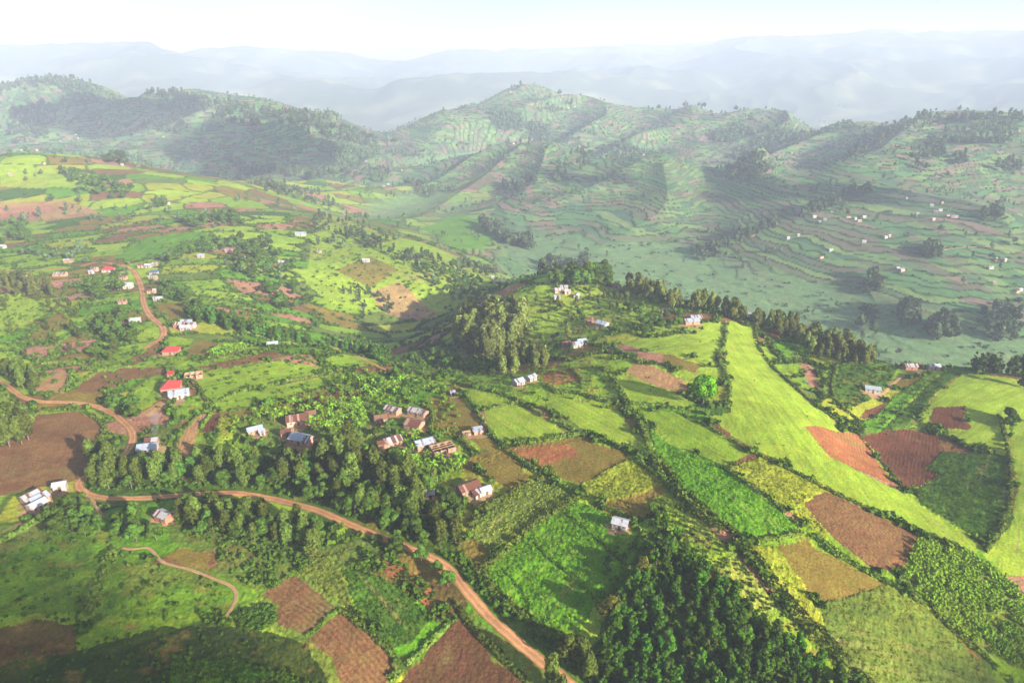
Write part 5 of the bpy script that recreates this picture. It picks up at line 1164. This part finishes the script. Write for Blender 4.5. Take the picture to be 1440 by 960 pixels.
for lab, hh, ww, pts in HEDGES:
    p = resample(smooth(at(pts)), .5); n = int(len(p) * .5 * (15 if hh > .9 else 12) * (ww / 1.8) ** .7)
    k = hr_.integers(0, len(p) - 1, n); tg = unit(p[k + 1] - p[k]); sd = np.stack([-tg[:, 1], tg[:, 0], 0 * k], 1)
    lump = .75 + .5 * (noise(p[k, 0] / 2.2, p[k, 1] / 2.2, 61) + .5) + .35 * noise(p[k, 0] / 9, p[k, 1] / 9, 64); lump = np.clip(lump, .3, 1.7)
    a = hr_.uniform(-.15 * math.pi, 1.15 * math.pi, n); u = np.cos(a) * ww / 2 * lump; v = np.maximum(np.sin(a), -.05) * hh * .6 * lump + hh * .30 * lump
    c = p[k] + tg * hr_.uniform(0, .5, n)[:, None] + sd * (u + .45 * noise(p[k, 0] / 4, p[k, 1] / 4, 66))[:, None]
    gap = noise(p[k, 0] / 3.5, p[k, 1] / 3.5, 67) > (-.42 if hh > .8 else .0 if hh == .4 else -9)
    c[:, 2] = zat(c[:, 0], c[:, 1]) + CZ + v
    nn = unit(sd * (np.cos(a) / ww)[:, None] * 2 + np.array([0, 0, 1]) * (np.sin(a) / hh)[:, None] * 1.5 + hr_.normal(size=(n, 3)) * .45)
    okk = gap & ~np.array([on_road(q, -.2) for q in c[:, :2]])
    if okk.sum() < 8: continue
    V, F = leaf_quads(c[okk], nn[okk], hr_.uniform(.35, .8, okk.sum()) * (1 if hh > .8 else .7), hr_)
    tag(link('hedge', mesh('hedge', V, F, M_HEDGE if hh > .8 else M_GARDEN if hh == .4 else M_BUSH, {'tint': ('FACE', 'FLOAT', np.clip(.5 + hr_.normal(size=okk.sum()) * .2, 0, 1))})), lab, 'hedge')

# ------------------------------------------------------------------ banana plants in the farm gardens
def banana(seed):
    r = np.random.default_rng(seed); V = []; F = []
    for k in range(8):
        a = 6.283 * k / 8 + r.uniform(-.3, .3); d = np.array([math.cos(a), math.sin(a)]); sd = np.array([-d[1], d[0]]); le = r.uniform(1.7, 2.5); up = r.uniform(.7, 1.5); o_ = len(V)
        for t, wv in ((0, .08), (.3, .34), (.65, .36), (1, .06)):
            q = d * le * t; z = 2.3 + up * math.sin(min(1, t * 1.3) * 1.7) - .9 * t * t
            V += [(*(q - sd * wv), z - .05), (*(q + sd * wv), z - .05)]
        for j in range(3): F.append((o_ + 2 * j, o_ + 2 * j + 1, o_ + 2 * j + 3, o_ + 2 * j + 2))
    return np.array(V, float), np.array(F)
bst = tube([(0, 0, -.3), (0, 0, 1.3), (.05, 0, 2.4)], [.17, .14, .08], 6)
BAN = []
for k in range(3):
    V, F = banana(500 + k); BAN.append(mesh('leaves', V, F, M_BANANA, {'tint': ('FACE', 'FLOAT', np.random.default_rng(k).uniform(.3, .8, len(F)))}))
bsm = mesh('stem', *bst, M_STEM)
BG = [('banana plant in the leafy garden around the left farm', [(380,570),(500,565),(520,600),(470,615),(400,600),(350,585)], 110),
      ('banana plant in the garden around the middle farm cluster', [(560,600),(640,640),(655,665),(600,660),(555,640)], 40),
      ('banana plant in the bright leafy plot near the small red roof', [(293,500),(307,490),(347,487),(350,497),(300,505)], 40),
      ('banana plant in the thicket behind the middle farm cluster', [(470,535),(560,530),(620,548),(560,558),(480,560)], 50)]
for lab, poly, n in BG:
    for q in scatter(poly, n, 2.0, gr):
        if by_house(q, .8): continue
        e = bpy.data.objects.new('banana_plant', None); COL.objects.link(e); e.location = (q[0], q[1], float(zat(*q)) + CZ); e.rotation_euler = (0, 0, gr.uniform(0, 6.28)); e.scale = (gr.uniform(.75, 1.25),) * 3
        link('leaves', BAN[gr.integers(3)], parent=e); link('stem', bsm, parent=e); tag(e, lab, 'banana plant', lab.replace('banana plant', 'banana plants', 1))

# ------------------------------------------------------------------ unseen clouds added outside the frame to throw shade on the land
def shade_cloud(shadow_px, length, rx, ry, rz, seed, n=26, lab=None):
    g = at([shadow_px])[0] + UP; c = g + SUN_DIR * length; r = np.random.default_rng(seed); Vs = []; Fs = []; off = 0
    for k in range(n):
        d = unit(r.normal(size=3)) * r.uniform(.1, .95); q = d * [rx, ry, rz]; rad = r.uniform(.28, .5) * min(rx, ry) * (1.1 - .6 * np.linalg.norm(d))
        u = np.linspace(0, math.pi, 13); w = np.linspace(0, 2 * math.pi, 21)[:-1]
        S_ = np.stack([np.sin(u)[:, None] * np.cos(w), np.sin(u)[:, None] * np.sin(w), np.cos(u)[:, None] * np.ones(20)], -1)
        bump = 1 + .22 * noise(S_[..., 0] * 2 + k * 7, S_[..., 1] * 2 + S_[..., 2] * 3, seed) + .1 * noise(S_[..., 0] * 6 + k, S_[..., 1] * 6 + S_[..., 2] * 5, seed)
        V = (S_ * bump[..., None] * [1, 1, .7] * rad + q).reshape(-1, 3); I = np.arange(260).reshape(13, 20)
        F = np.stack([I[:-1], np.roll(I[:-1], -1, 1), np.roll(I[1:], -1, 1), I[1:]], -1).reshape(-1, 4)
        Vs.append(V); Fs.append(F + off); off += 260
    tag(link('shade_cloud', mesh('shade_cloud', np.concatenate(Vs), np.concatenate(Fs), M_CLOUD, smooth_=True), tuple(c), -SUN_AZ), kind='structure')
for args in SHADE_CLOUDS: shade_cloud(*args)

# ------------------------------------------------------------------ thin smoke from a cooking fire
ms, nt, out = newmat('smoke_volume'); pv = nt.nodes.new('ShaderNodeVolumePrincipled'); pv.inputs['Color'].default_value = (.86, .92, 1, 1); pv.inputs['Density'].default_value = .03
for k in ('Density Attribute', 'Color Attribute', 'Temperature Attribute'): pv.inputs[k].default_value = ''
nt.links.new(pv.outputs[0], out.inputs['Volume'])
for px, hgt, drift, r0, r1 in (((216, 614), 11, (3, 2), .6, 2.6),):
    b = at([px])[0]; pts = []; rd = []
    for t in np.linspace(0, 1, 9): pts.append((b[0] + drift[0] * t ** 1.5 + .8 * math.sin(5 * t), b[1] + drift[1] * t ** 1.5, b[2] + CZ + .3 + hgt * t)); rd.append((r0 + (r1 - r0) * t ** .8) * (1 + .18 * math.sin(9 * t)) * (.35 if t == 1 else 1))
    V, F = tube(pts, rd, 12); n = len(V)
    V = np.concatenate([V, [pts[0]], [pts[-1]]]); T3 = np.array([(n, (i + 1) % 12, i) for i in range(12)] + [(n + 1, n - 12 + i, n - 12 + (i + 1) % 12) for i in range(12)])
    tag(link('smoke', mesh('smoke', V, [F, T3], ms, smooth_=True)), kind='stuff')
